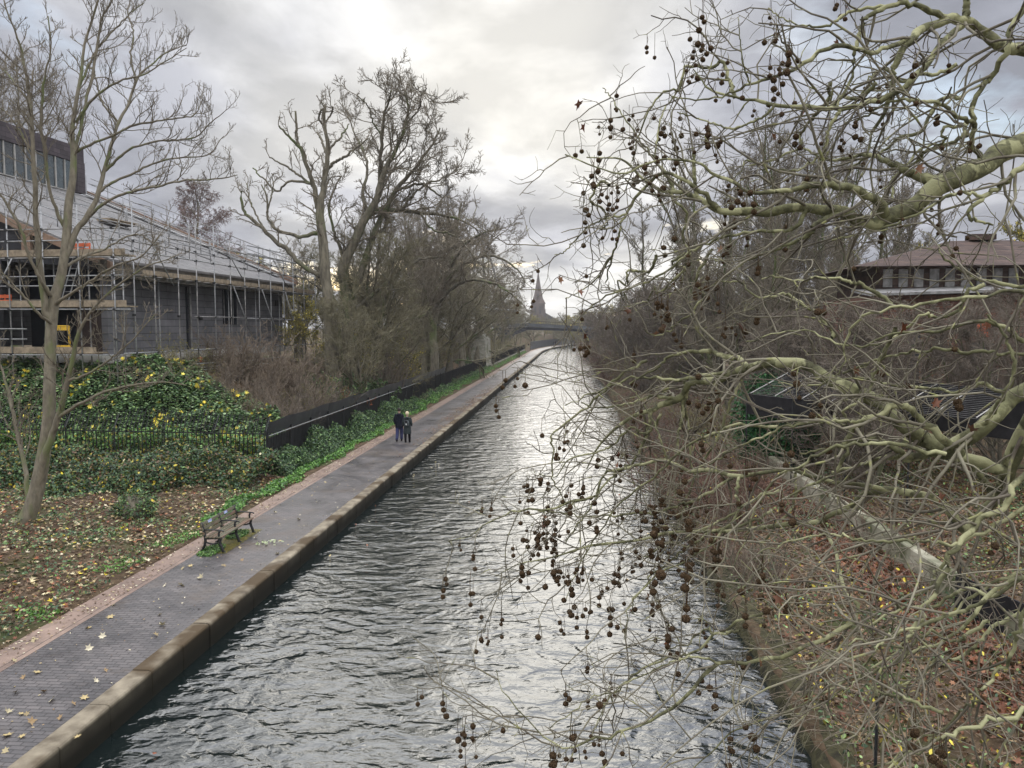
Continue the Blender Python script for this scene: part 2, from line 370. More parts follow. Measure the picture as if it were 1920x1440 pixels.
M['kerb'] = pmat('kerb_stone', (.11, .09, .066), .8, .12, .12, 2.0, col2=(.31, .27, .20), patch=((.085, .062, .038), .7, .48, .60), detail=9)
tk = M['kerb'].node_tree; bk = tk.nodes['Principled BSDF']; src = bk.inputs['Base Color'].links[0].from_socket
gn = N(tk, 'ShaderNodeNewGeometry'); sx = N(tk, 'ShaderNodeSeparateXYZ'); L(tk, gn.outputs['Position'], sx.inputs[0])
# algae and damp below the coping line, towards the water
wet = ramp(tk, mathn(tk, 'ADD', mathn(tk, 'MULTIPLY', sx.outputs[2], -1.0), 0.0), [(.0, 0.), (.05, .8), (.3, 1.)])
L(tk, mixc(tk, wet, src, (.016, .015, .011)), bk.inputs['Base Color'])
o = g.obj('kerb', M['kerb'], smooth=False); tag(o, kind='structure')
# far water edge: mossy timber and earth bank
yb = np.concatenate([np.arange(-20, 60, .5), np.arange(60, 420, 4)])
P = np.zeros((len(yb), 6, 3)); pr = np.array([[3.72, -1.5], [3.78, -.52], [3.84, -.28], [3.95, -.14], [4.25, -.05], [4.9, -.35]])
for i, yv in enumerate(yb):
    P[i, :, 0] = pr[:, 0]+float(bend(yv))+.06*math.sin(yv*2.1)+.04*math.sin(yv*5.3+1); P[i, :, 1] = yv; P[i, :, 2] = pr[:, 1]+.03*math.sin(yv*3.3)
M['mossbank'] = pmat('mossy_bank', (.018, .016, .010), .9, .2, .3, 4, col2=(.07, .065, .03), detail=9)
o = Geo().grid(P).obj('ground_bank', M['mossbank'], smooth=True); tag(o, kind='structure')
# ---------------------------------------------------------------- branch growth (vectorised)
def rand_unit(rng, n): return nrm(rng.normal(size=(n, 3)))
def grow(rng, P0, D, Ln, R0, k=5, wander=.25, trop=(0, 0, 0), tip=.35):
    """k segments per branch -> P (n,k+1,3), R (n,k+1)"""
    n = len(P0); P = np.zeros((n, k+1, 3)); P[:, 0] = P0; d = nrm(D); trop = np.asarray(trop, float)
    for i in range(k):
        d = nrm(d+wander*rng.normal(size=(n, 3))*.6+trop/k); P[:, i+1] = P[:, i]+d*(Ln/k)[:, None]
    R = R0[:, None]*np.linspace(1, tip, k+1)[None]
    return P, R
def spawn(rng, P, R, m, t0=.2, t1=1., ang=(30, 65), lr=(.4, .8), Lp=None, rr=.6, keep=1.0, bias=None, taperlen=.5, rmin=.0):
    n, k, _ = P.shape; k -= 1
    t = (np.arange(m)[None]+rng.random((n, m)))/m*(t1-t0)+t0
    x = np.clip(t*k, 0, k-1e-4); i = x.astype(int); f = x-i; a = np.arange(n)[:, None]
    p = P[a, i]*(1-f)[..., None]+P[a, i+1]*f[..., None]; r = R[a, i]*(1-f)+R[a, i+1]*f
    d = nrm(P[a, i+1]-P[a, i])
    if Lp is None: Lp = np.linalg.norm(np.diff(P, axis=1), axis=2).sum(1)
    q = nrm(rng.normal(size=(n, m, 3)))
    if bias is not None: q = q+np.asarray(bias)
    q = nrm(q-(q*d).sum(-1, keepdims=True)*d)
    th = np.radians(rng.uniform(*ang, size=(n, m)))[..., None]
    nd = d*np.cos(th)+q*np.sin(th)
    ln = Lp[:, None]*rng.uniform(*lr, size=(n, m))*(1-taperlen*(t-t0)/(t1-t0+1e-6))
    msk = rng.random((n, m)) < keep
    return p[msk], nd[msk], ln[msk], np.maximum(r[msk]*rr, rmin)
def catmull(pts, n):
    pts = np.asarray(pts, float); a = np.concatenate([[2*pts[0]-pts[1]], pts, [2*pts[-1]-pts[-2]]]); m = len(pts)-1
    s = np.linspace(0, m-1e-6, n); i = s.astype(int); f = (s-i)[:, None]
    p0, p1, p2, p3 = a[i], a[i+1], a[i+2], a[i+3]
    return .5*((2*p1)+(-p0+p2)*f+(2*p0-5*p1+4*p2-p3)*f**2+(-p0+3*p1-3*p2+p3)*f**3)
def limb(px, n=24, rough=0.0, rng=None, wscale=1.0):
    """hand-placed limb: rows (px,py,distance,width in photo px)"""
    a = np.array(px, float); q = catmull(np.concatenate([np.array([at(r[0], r[1], r[2]) for r in a]), (a[:, 3]*a[:, 2]/FPX/2)[:, None]*wscale], 1), n)
    P = q[:, :3]; R = np.maximum(q[:, 3], .0012)
    if rough and rng is not None: P[1:-1] += rng.normal(size=(n-2, 3))*rough
    return P, R

def instance(src, parent_name=None):
    c = src.copy(); C.objects.link(c)
    for ch in list(src.children):
        d = ch.copy(); C.objects.link(d); d.parent = c
        for gch in ch.children:
            e = gch.copy(); C.objects.link(e); e.parent = d
    return c

# generic tree of height ~1 unit = H metres
def make_tree(name, seed, H, r0, bark, twig, n1=14, spread=.45, first=.25, up=.35, n2=7, n3=7, n4=0, lean=(0, 0), leafcol=None, nleaf=0, droop4=0.0, fork=1, w=.3, twr=.012, leafsize=.1):
    rng = np.random.default_rng(seed)
    k = 9
    D0 = nrm(np.array([[lean[0], lean[1], 1.0]])+rng.normal(size=(fork, 3))*np.array([.12, .12, 0])*(fork > 1))
    P0, R0 = grow(rng, np.zeros((fork, 3))+rng.normal(size=(fork, 3))*[r0*.8, r0*.8, 0]*(fork > 1), D0, np.full(fork, H*.93)*rng.uniform(.85, 1, fork), np.full(fork, r0), k, .13, (0, 0, .25), .12)
    R0[:, 0] *= 1.35
    a = spawn(rng, P0, R0, n1, first, .97, (28, 62), (spread*.75, spread*1.1), np.full(fork, H), .5, taperlen=.62, rmin=twr*1.6)
    P1, R1 = grow(rng, *a, 7, w, (0, 0, up), .3)
    a = spawn(rng, P1, R1, n2, .2, 1, (25, 60), (.35, .6), None, .55, rmin=twr*1.2)
    P2, R2 = grow(rng, *a, 5, w, (0, 0, up*.7), .4)
    a = spawn(rng, P2, R2, n3, .15, 1, (25, 60), (.35, .65), None, .55, rmin=twr*.9)
    P3, R3 = grow(rng, *a, 4, w*1.1, (0, 0, up*.5-droop4*.5), .5)
    root = empty(name)
    G = Geo(); G.add(*tube_geo(P0, R0, 9)); G.add(*tube_geo(P1, R1, 6)); G.obj('trunk', bark, root, True)
    G = Geo(); G.add(*tube_geo(P2, R2, 4)); G.add(*tube_geo(P3, R3, 3)); ends = P3
    if n4:
        a = spawn(rng, P3, R3, n4, .15, 1, (20, 60), (.4, .8), None, .6, rmin=twr*.6)
        P4, R4 = grow(rng, *a, 3, w*1.1, (0, 0, up*.4-droop4), .5); G.add(*tube_geo(P4, R4, 3)); ends = P4
    G.obj('crown', twig, root, True)
    if nleaf:
        q = ends.reshape(-1, 3); q = q[rng.integers(0, len(q), nleaf)]+rng.normal(size=(nleaf, 3))*.12
        leaves(q, rng, leafsize, leafcol).obj('foliage', M['leaf'], root)
    return root

# ---------------------------------------------------------------- leaves
def hexc(h): c = np.array([int(h[i:i+2], 16) for i in (0, 2, 4)])/255.; return c**2.2
STAR = np.array([[0, -.5], [.16, -.22], [.46, -.30], [.30, .0], [.50, .28], [.17, .20], [0, .55], [-.17, .20], [-.50, .28], [-.30, .0], [-.46, -.30], [-.16, -.22]])
OVAL = np.array([[0, -.5], [.28, -.1], [.2, .3], [0, .55], [-.2, .3], [-.28, -.1]])
RHOMB = np.array([[0, -.5], [.33, 0], [0, .5], [-.33, 0]])
def leaves(P, rng, size, cols, shape=RHOMB, flat=0.0, curl=.15, smin=.6):
    """one small leaf blade per point. flat 0 = any direction, 1 = lying on the ground"""
    n = len(P); k = len(shape); nn = nrm(rng.normal(size=(n, 3))*(1-flat)+np.array([0, 0, 1.0])*(.35+flat))
    a = nrm(np.cross(nn, rng.normal(size=(n, 3)))); b = np.cross(nn, a)
    s = size*rng.uniform(smin, 1.25, n)
    sh = shape[None]*s[:, None, None]
    bendv = (np.abs(shape[:, 0])**1.2+.5*shape[:, 1]**2)[None]*s[:, None]*rng.uniform(-1, 2.2, n)[:, None]*curl*2
    V = P[:, None]+sh[..., :1]*a[:, None]+sh[..., 1:]*b[:, None]+bendv[..., None]*nn[:, None]
    cols = np.asarray(cols); ci = cols[rng.integers(0, len(cols), n)]*rng.uniform(.72, 1.25, (n, 1))
    F = np.arange(n*k).reshape(n, k)
    if k > 6:   # fan around a centre vertex so that the star shape is kept
        V = np.concatenate([V, P[:, None]], 1); i = np.arange(k); j = (i+1) % k; b0 = (np.arange(n)*(k+1))[:, None]
        F = np.stack([b0+i, b0+j, np.broadcast_to(b0+k, (n, k))], -1).reshape(-1, 3); k += 1
    return Geo().add(V.reshape(-1, 3), F, np.repeat(np.clip(ci, 0, 1), k, axis=0))
GREENS = [hexc(x) for x in ('3a5230', '485f34', '55703c', '31482f', '647d46', '47603f', '6f8450')]
LIFT = lambda L_, k: [np.minimum(c*k, .9)*.88+.12*np.mean(c*k) for c in L_]
DKGREENS = [hexc(x) for x in ('243626', '2e432b', '39502e', '415b38', '2c3e28')]
BRIGHT = [hexc(x) for x in ('4c7a2c', '5b8a35', '477232', '6a953f')]
GREENS = LIFT(GREENS, 1.55); DKGREENS = LIFT(DKGREENS, 1.5); BRIGHT = LIFT(BRIGHT, 1.15)
YELLOWS = [hexc(x) for x in ('d8c23a', 'c9b13c', 'e0cf55', 'b8a83f')]
OLIVES = [hexc(x) for x in ('6d6a2c', '7c7432', '5c5c2c', '8d8040')]
BROWNS = [hexc(x) for x in ('66503a', '786048', '54422f', '8a7458', '927a58', '5e4c34')]
PALES = [hexc(x) for x in ('c9bd98', 'b5a67e', 'd6ccb0', 'a8946c', 'c8b27c')]
RUSTS = [hexc(x) for x in ('80492f', '925a3c', '68422e', '8e6046', 'a67654')]
# ---------------------------------------------------------------- building under scaffold
BA = RAD(3.5)
BO = np.array([-22.4, 58.5, 0.0]); Ba = np.array([-math.sin(BA), -math.cos(BA), 0]); Bb = np.array([-math.cos(BA), math.sin(BA), 0]); Zv = np.array([0, 0, 1.])
def B(s, t, z): return BO+s*Ba+t*Bb+z*Zv
AX = np.array([Ba, Bb, Zv])
def mat_shingle(name, c1, c2, w, h, var=.25, mort=(.02, .02, .022)):
    m = bpy.data.materials.new(name); m.use_nodes = True; t = m.node_tree; b = t.nodes['Principled BSDF']; b.inputs['Roughness'].default_value = .8; b.inputs['Specular IOR Level'].default_value = .25
    co = N(t, 'ShaderNodeTexCoord').outputs['Object']
    s = N(t, 'ShaderNodeSeparateXYZ'); L(t, co, s.inputs[0]); cb = N(t, 'ShaderNodeCombineXYZ')
    L(t, mathn(t, 'ADD', s.outputs[1], mathn(t, 'MULTIPLY', s.outputs[0], .9)), cb.inputs[0]); L(t, s.outputs[2], cb.inputs[1])
    br = N(t, 'ShaderNodeTexBrick', i_Scale=1.0, i_Mortar_Size=.013, i_Mortar_Smooth=.3, i_Brick_Width=w, i_Row_Height=h)
    br.inputs['Color1'].default_value = c1+(1,); br.inputs['Color2'].default_value = c2+(1,); br.inputs['Mortar'].default_value = mort+(1,)
    L(t, cb.outputs[0], br.inputs['Vector'])
    n = N(t, 'ShaderNodeTexNoise', i_Scale=1.3, i_Detail=7.0, i_Roughness=.65); L(t, co, n.inputs['Vector'])
    c = mixc(t, 1.0, br.outputs[0], ramp(t, n.outputs[0], [(.3, 1-var), (.7, 1+var)]), 'MULTIPLY'); L(t, c, b.inputs['Base Color'])
    bn = N(t, 'ShaderNodeBump', i_Strength=.7, i_Distance=.03, invert=True); L(t, br.outputs[1], bn.inputs['Height']); L(t, bn.outputs[0], b.inputs['Normal'])
    return m
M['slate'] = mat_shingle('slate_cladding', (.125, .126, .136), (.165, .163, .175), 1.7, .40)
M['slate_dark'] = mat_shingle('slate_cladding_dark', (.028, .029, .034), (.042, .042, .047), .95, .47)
M['roofing'] = mat_shingle('roof_sheeting', (.150, .148, .150), (.185, .180, .180), 1.6, .13, .2, (.10, .10, .10))
M['purple_slate'] = mat_shingle('purple_slate', (.060, .050, .056), (.085, .070, .078), .8, .35)
M['fascia'] = pmat('eaves_fascia', (.085, .080, .070), .8, .3, .05, 2, col2=(.15, .14, .12))
M['verge'] = pmat('verge_boards', (.17, .11, .08), .8, .2, .05, 3, col2=(.27, .19, .14))
M['brownpanel'] = pmat('brown_panel', (.030, .020, .017), .7, .3, .03, 2, col2=(.05, .032, .027))

bld = tag(empty('building', B(10, 8, tz(*B(10, 8, 0)[:2]))), 'slate clad building with big sloping grey roof wrapped in scaffold on the bank', 'building')
bld_loc = Vector(bld.location)
def put(o, par, loc): o.parent = par; o.matrix_parent_inverse = Matrix.Translation(-Vector(loc)); return o
def bpart(g, name, mat, par=None, smooth=False):
    o = g.obj(name, mat, smooth=smooth); put(o, par or bld, bld_loc); return o
# main wall (front facing the canal) + gable end
g = Geo()
g.prism([B(-.0, 0, 4.9), B(-.0, 0, 8.85), B(20.74, 0, 8.85), B(20.74, 0, 4.9)], Bb*.35)
bpart(g, 'wall', M['slate'])
g = Geo(); g.prism([B(0, .36, 4.9), B(0, .36, 9.3), B(0, 16.6, 16.4), B(0, 33, 9.5), B(0, 33, 4.9)], Ba*.35); bpart(g, 'gable_wall', M['slate'])
# slab edge and undercroft
bpart(Geo().box(B(10.1, 1.7, 4.70), (22.0, 4.0, .38), AX), 'slab_edge', M['white_trim'])
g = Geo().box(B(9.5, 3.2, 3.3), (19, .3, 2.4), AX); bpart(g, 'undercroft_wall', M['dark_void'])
for s_ in np.arange(0.4, 21, 3.4):
    bpart(Geo().box(B(s_, .3, 3.1), (.35, .35, 2.8), AX), 'undercroft_post', M['concrete'])
# window openings in the main wall (dark, set proud by a frame)
for s_, w_, z0, z1 in ((8.2, 1.9, 6.55, 8.8), (13.45, .16, 4.95, 8.8)):
    f = bpart(Geo().box(B(s_, -.03, (z0+z1)/2), (w_, .05, z1-z0), AX), 'window', M['dark_void'])
    if w_ > 1:
        for q in (-.93, -.32, .30, .93):
            o = Geo().box(B(s_+q*w_/2, -.07, (z0+z1)/2), (.06, .06, z1-z0), AX).obj('window_frame', M['galv_dark']); o.parent = f
bpart(Geo().tube([B(13.2, -.12, 4.9), B(13.2, -.12, 8.8)], .07, 6), 'drainpipe', M['galv_dark'])
bpart(Geo().box(B(12.0, -.08, 6.9), (.3, .1, .22), AX), 'wall_lamp', M['iron'])
bpart(Geo().box(B(1.0, -.02, 8.2), (.5, .05, .45), AX), 'vent', M['iron'])
# fascia, roof
bpart(Geo().prism([B(-.7, -.62, 8.86), B(-.7, -.62, 9.72), B(21.5, -.62, 9.72), B(21.5, -.62, 8.86)], Bb*.5), 'fascia', M['fascia'])
g = Geo(); 
P = np.zeros((2, 2, 3)); P[0, 0] = B(-.9, -.75, 9.74); P[1, 0] = B(21.4, -.75, 9.74); P[0, 1] = B(-.9, 16.8, 16.95); P[1, 1] = B(21.4, 16.8, 16.95)
g.prism([P[0, 0], P[1, 0], P[1, 1], P[0, 1]], -Zv*.14)
g.prism([B(-.9, 16.85, 16.95), B(21.4, 16.85, 16.95), B(21.4, 33.5, 9.7), B(-.9, 33.5, 9.7)], -Zv*.14)
rf = bpart(g, 'roof', M['roofing'])
# verge boards along the far edge of the roof
bpart(Geo().prism([B(-1.15, -.8, 9.70), B(-1.15, 16.9, 17.0), B(-1.15, 16.9, 17.4), B(-1.15, -.8, 10.1)], Ba*.22), 'verge_board', M['verge'])
bpart(Geo().prism([B(-.6, .4, 10.3), B(-.6, 16.7, 17.02), B(-.6, 16.7, 17.10), B(-.6, .4, 10.38)], Ba*.7), 'roof_edge_flashing', M['galv'])
# clerestory on the ridge
g = Geo().box(B(10.4, 18.6, 18.3), (20.8, 3.6, 2.3), AX); bpart(g, 'clerestory', M['purple_slate'])
bpart(Geo().prism([B(-.25, 16.55, 19.35), B(-.25, 16.55, 20.6), B(21.2, 16.55, 20.6), B(21.2, 16.55, 19.35)], Bb*4.0), 'clerestory_cap', M['purple_slate'])
bpart(Geo().box(B(.25, 16.7, 18.2), (.9, .5, 2.4), AX), 'clerestory_corner', M['purple_slate'])
for i in range(19):
    w_ = bpart(Geo().box(B(1.35+i*1.0, 16.72, 18.15), (.92, .08, 2.3), AX), 'window', M['glass'])
    o = Geo().box(B(1.85+i*1.0, 16.66, 18.15), (.085, .14, 2.34), AX).box(B(1.35+i*1.0, 16.66, 16.99), (.9, .12, .07), AX).obj('window_frame', M['white_trim']); o.parent = w_
# end wall facing the footbridge we stand on, with dark open recesses under the sloping verge
zt_ = lambda t: 9.60+(t+.75)*.411
g = Geo()
g.prism([B(20.75, 5.6, 4.9), B(20.75, 5.6, zt_(5.6)), B(20.75, 16.8, zt_(16.8)), B(20.75, 24, zt_(16.8)), B(20.75, 24, 4.9)], Ba*.35)
g.prism([B(20.75, .0, 9.3), B(20.75, .0, zt_(0)), B(20.75, 5.58, zt_(5.6)), B(20.75, 5.58, 9.75)], Ba*.35)
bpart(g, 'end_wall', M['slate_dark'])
bpart(Geo().prism([B(21.3, -.8, zt_(-.8)-.35), B(21.3, 17, zt_(17)-.35), B(21.3, 17, zt_(17)+.02), B(21.3, -.8, zt_(-.8)+.02)], Ba*.2), 'verge_board', M['verge'])
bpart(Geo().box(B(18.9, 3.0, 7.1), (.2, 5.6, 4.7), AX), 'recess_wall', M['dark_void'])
bpart(Geo().box(B(20.6, .95, 6.3), (.2, 1.7, 2.8), AX), 'brown_panel', M['brownpanel'])
bpart(Geo().box(B(20.2, 2.9, 7.62), (1.9, 5.3, .3), AX), 'recess_floor', M['fascia'])
bpart(Geo().box(B(20.2, 10, 4.72), (2.2, 20, .36), AX), 'slab_edge', M['white_trim'])
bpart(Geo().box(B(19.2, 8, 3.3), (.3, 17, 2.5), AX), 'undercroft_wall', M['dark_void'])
bpart(Geo().box(B(21.3, 3.9, 10.6), (.2, .5, 1.1), AX), 'wood_post', M['verge'])
# ---- scaffold
sc = tag(empty('scaffold', B(15, -1.2, 3.0)), 'galvanised tube scaffold with timber boards along the front of the slate building', 'scaffold')
scl = Vector(sc.location)
def spart(g, name, mat, smooth=True):
    o = g.obj(name, mat, smooth=smooth); put(o, sc, scl); return o
rng = np.random.default_rng(11)
def rod(a, b, name='pole', r=.036, m='galv'):
    mat = M['galv_dark'] if rng.random() < .35 else M[m]; spart(Geo().tube([a, b], r, 5), name, mat)
for i, s_ in enumerate(np.arange(-2.2, 22.5, 1.95)):
    s_ += rng.uniform(-.2, .2); top = rng.uniform(11.0, 12.6)
    rod(B(s_, -1.75, 2.4), B(s_, -1.75, top))
    if i % 2 == 0: rod(B(s_+.3, -.75, 2.4), B(s_+.3, -.75, rng.uniform(9.0, 9.6)))
for z_, a_, b_ in ((5.05, -2.4, 22), (6.95, -2.6, 15.5), (10.15, -2.4, 22), (10.65, -2.4, 22), (11.15, -2.4, 18), (4.2, 4, 20), (3.85, 6, 20), (4.0, 9, 21)):
    s0 = a_
    while s0 < b_:      # tubes of up to 6 m, lapped end to end
        s1 = min(b_, s0+6.2); dz = rng.uniform(-.03, .03); rod(B(s0-.15, -1.82+rng.uniform(-.02, .02), z_+dz), B(s1+.15, -1.82, z_+dz+rng.uniform(-.04, .04)), 'ledger'); s0 = s1
for s0, s1, z0, z1 in ((1.2, 3.6, 5.0, 8.9), (7.3, 4.4, 8.9, 5.0), (8.1, 10.6, 5.0, 2.4), (11.2, 8.6, 8.9, 5.4), (17.8, 20.2, 8.6, 11.2), (3.2, 5.6, 9.2, 11.2), (9.8, 12.2, 9.3, 11.3), (-1.5, .5, 8.8, 5.5)):
    rod(B(s0, -1.9, z0), B(s1, -1.9, z1), 'brace')
for z_, a_, b_ in ((9.02, -2.4, 20.2),):
    spart(Geo().box(B((a_+b_)/2, -1.22, z_), (b_-a_, .95, .06), AX), 'deck_boards', M['board'], False)
    spart(Geo().box(B((a_+b_)/2, -1.70, z_+.15), (b_-a_, .05, .24), AX), 'toe_board', M['board'], False)
for s_ in np.arange(-1.8, 21, .95):
    rod(B(s_, -2.05, 8.95), B(s_, -.5, 8.95), 'transom', .024, 'galv_dark')
for z_ in (12.2, 11.7): rod(B(-2.4, -1.78, z_-.5), B(9, -1.78, z_-.5), 'ledger')
for t_, s0_, s1_ in ((1.5, -.5, 20.5), (4.2, 0, 19), (7.5, -.3, 17), (11, 0, 14)):
    zz_ = 9.74+(t_+.75)*.411
    rod(B(s0_, t_, zz_+.9), B(s1_, t_, zz_+.9), 'guard_rail', .03)
    for s_ in np.arange(s0_+.5, s1_, 2.6): rod(B(s_, t_, zz_), B(s_, t_, zz_+rng.uniform(1.0, 1.9)), 'pole', .03)
# the lift along the end wall
SE = 22.6
for i, t in enumerate((-1.75, .1, 2.0, 3.9, 5.8, 7.7, 9.6, 11.5)):
    rod(B(SE, t, 3.2), B(SE, t, rng.uniform(10.6, 12.4)+(.3*t if t > 3 else 0)), r=.034)
    rod(B(21.65, t+.2, 3.2), B(21.65, t+.2, 9.9))
for z_, t0, t1 in ((11.1, -2.2, 7.5), (10.55, -2.0, 9), (9.72, -2.4, 9.5), (8.84, -2.2, 8), (8.35, -2.4, 7.8), (7.2, -2.6, 9.5), (6.25, 3.0, 9.8), (5.75, 3.0, 10), (4.98, -2.2, 9.8)):
    rod(B(SE+.07, t0, z_), B(SE+.07, t1, z_+rng.uniform(-.05, .05)), 'ledger', .032)
for z_, t0, t1 in ((9.84, -2.3, 9.4), (7.36, -2.3, 9.4), (5.08, -.6, 9.6)):
    spart(Geo().box(B(22.1, (t0+t1)/2, z_), (.92, t1-t0, .06), AX), 'deck_boards', M['board'], False)
    spart(Geo().box(B(22.53, (t0+t1)/2, z_+.16), (.04, t1-t0, .26), AX), 'toe_board', M['board'], False)
for t0, z0, t1, z1 in ((8.0, 5.1, 6.9, 7.2), (4.9, 7.5, 3.6, 9.7)):
    rod(B(SE+.1, t0, z0), B(SE+.1, t1, z1), 'brace')
# ladders against the recess
for s_, z0, z1 in ((1.0, 7.4, 9.9), (7.2, 5.15, 7.7)):
    g = Geo(); a, b = B(22.35, s_, z0), B(22.2, s_-.75, z1)
    g.tube([a, b], .03, 5).tube([a+Bb*.38, b+Bb*.38], .03, 5)
    for q in np.linspace(.05, .95, 9): p = a+(b-a)*q; g.tube([p, p+Bb*.38], .015, 4)
    o = g.obj('ladder', M['galv']); tag(o, 'aluminium ladder leaning beside the open recess at the upper deck' if s_ < 5 else 'aluminium ladder on the lowest scaffold deck by the dark end wall', 'ladder', 'ladders on the scaffold')
# verge scaffold climbing the far gable, and rails across the roof
for i, t in enumerate(np.arange(-1.5, 18, 1.9)):
    zr = 9.74+max(0, t+.75)*.411
    rod(B(-1.7, t, zr-3.2), B(-1.7, t, zr+rng.uniform(1.4, 2.3)))
    if i % 2: rod(B(-1.7, t, zr+1.2), B(.6, t, zr+1.2), 'transom')
for dz in (.45, 1.0, 1.5):
    rod(B(-1.62, -1.8, 9.5+dz), B(-1.62, 17, 17.0+dz), 'guard_rail')
rod(B(-.3, -1, 9.9), B(-.3, 16.8, 17.25), 'guard_rail', .035)
spart(Geo().prism([B(-2.0, -1, 9.75), B(-2.0, 16.9, 17.1), B(-1.3, 16.9, 17.1), B(-1.3, -1, 9.75)], Zv*.07), 'ramp_boards', M['board'], False)
for (s0, t0, s1, t1) in ((8, 15.8, 1.0, 3), (12, 15.8, 5.0, 2), (16, 15.8, 8.5, 1.0), (20.5, 15.5, 12.5, .2), (20.9, 9, 16.5, .2)):
    h = lambda t: 9.74+(t+.75)*.411+.35
    rod(B(s0, t0, h(t0)), B(s1, t1, h(t1)), 'guard_rail', .03)
    for q in (.25, .6, .9): p = B(s0+(s1-s0)*q, t0+(t1-t0)*q, h(t0+(t1-t0)*q)-.3); rod(p, p+Zv*rng.uniform(.8, 1.5))
g = Geo()
for s_ in np.arange(-2.2, 22.5, 1.95):
    for z_ in (5.05, 6.95, 9.0, 10.15, 10.65): g.box(B(s_+rng.uniform(-.1, .1), -1.80, z_), (.13, .13, .11), AX)
for t in (-1.75, .1, 2.0, 3.9, 5.8, 7.7, 9.6):
    for z_ in (5.0, 5.75, 7.2, 8.35, 8.84, 9.72, 10.55, 11.1): g.box(B(SE+.05, t, z_), (.13, .13, .11), AX)
spart(g, 'coupler', M['iron'], False)['kind'] = 'stuff'
# stack of boards left on the roof
o = Geo().box(B(9.2, 7.2, 13.25), (3.0, .9, .06), AX).box(B(9.3, 7.3, 13.33), (2.8, .85, .06), AX).box(B(9.1, 7.2, 13.41), (2.9, .8, .06), AX).obj('plank_stack', M['board']); tag(o, 'pale stack of scaffold boards left half way up the grey roof', 'planks')
# yellow hoist gate, orange barriers
M['yellow'] = pmat('yellow_paint', (.62, .38, .02), .5, .5, .0, 4, var=.12)
M['orange'] = pmat('orange_mesh', (.62, .13, .05), .6, .3, .0, 4, var=.2)
q = B(22.25, 1.55, 5.14); hg = tag(empty('hoist_gate', q), 'yellow steel hoist gate standing on the lowest scaffold deck', 'gate'); hl = Vector(hg.location)
g = Geo()
for dx in (-.52, .52): g.tube([q+Bb*dx+Zv*.0, q+Bb*dx+Zv*1.25], .05, 6)
g.tube([q-Bb*.52+Zv*1.25, q+Bb*.52+Zv*1.25], .05, 6); g.box(q+Zv*1.14, (.06, 1.0, .2), AX)
put(g.obj('frame', M['yellow']), hg, hl); put(Geo().box(q+Zv*.17, (.05, .98, .28), AX).obj('kick_panel', M['yellow']), hg, hl)
for (s_, z_, n_) in ((.2, 10.2, 'upper'), (4.6, 7.72, 'middle')):
    g = Geo()
    for k in range(4): g.box(B(22.3, s_-.5+.32*k, z_), (.05, .05, .5), AX)
    g.box(B(22.34, s_, z_+.15), (.04, 1.15, .16), AX).box(B(22.34, s_, z_-.08), (.04, 1.15, .12), AX)
    o = g.obj('barrier', M['orange']); tag(o, f'orange plastic barrier on the {n_} scaffold deck', 'barrier', 'orange barriers on the scaffold')
jk = Geo().box(B(14.5, -1.4, 4.42), (.35, .12, .34), AX, .04).obj('work_lamp', M['orange']); tag(jk, 'small orange work light on the low scaffold rails under the building', 'lamp')

# ---------------------------------------------------------------- aviary frames, pier, bridge, church
def tri_tower(apexpx, d, legs, label, r=.24):
    ap = at(*apexpx, d); root = empty('aviary_frame', (ap[0], ap[1], tz(ap[0], ap[1]))); tag(root, label, 'aviary frame', 'tubular frames of the aviary'); rl = Vector(root.location)
    pts = []
    for (px, py, dd) in legs:
        e = at(px, py, dd); pts.append(e); o = Geo().tube([ap, e], [r*.8, r], 8).obj('leg', M['galv_dark'], smooth=True); put(o, root, rl)
    o = Geo().tube([ap-[0, 0, .5], ap+[0, 0, .7]], r*1.25, 8).obj('apex_cap', M['galv_dark'], smooth=True); put(o, root, rl)
    g = Geo(); n = 7
    for a_, b_ in ((0, 1), (1, 2), (0, 2)):
        for k in range(1, n): g.tube([ap+(pts[a_]-ap)*k/n, ap+(pts[b_]-ap)*k/n], .025, 3)
    put(g.obj('cable', M['galv_dark']), root, rl)
    return root
tri_tower((838, 345), 118, [(792, 600, 112), (905, 612, 124), (850, 612, 128)], 'tall steel aviary frame with its apex above the bare trees')
tri_tower((903, 423), 140, [(872, 608, 134), (955, 612, 140), (912, 610, 154)], 'shorter aviary frame whose apex shows just towards the church spire')
tri_tower((786, 408), 132, [(752, 608, 124), (815, 612, 136), (780, 612, 142)], 'aviary frame half hidden inside the crowns of the trees')
M['steel_pale'] = pmat('steel_pale', (.24, .25, .25), .6, .4, .0, 2, var=.25)
def beam(p0, p1, d0, d1, r, label):
    o = Geo().tube([at(*p0, d0), at(*p1, d1)], r, 8).obj('aviary_beam', M['steel_pale'], smooth=True); tag(o, label, 'beam', 'horizontal beams of the aviary')
beam((790, 566), (905, 573), 112, 122, .22, 'upper pale horizontal steel beam seen through the twigs')
beam((868, 574), (970, 583), 122, 136, .2, 'lower pale horizontal steel beam ending near the church')
a = at(893, 660, 118); zt = tz(a[0], a[1])
pr = Geo(); c0 = np.array([a[0], a[1], zt-1]); pr.prism([c0+[-2.6, 0, 0], c0+[1.6, 0, 0], c0+[1.3, 0, 5.2], c0+[.1, 0, 6.6], c0+[-1.0, 0, 4.5]], [0.5, 3.2, 0])
tag(pr.obj('concrete_pier', M['concrete']), 'pale tapering concrete pier on the bank by the black fence', 'pier')

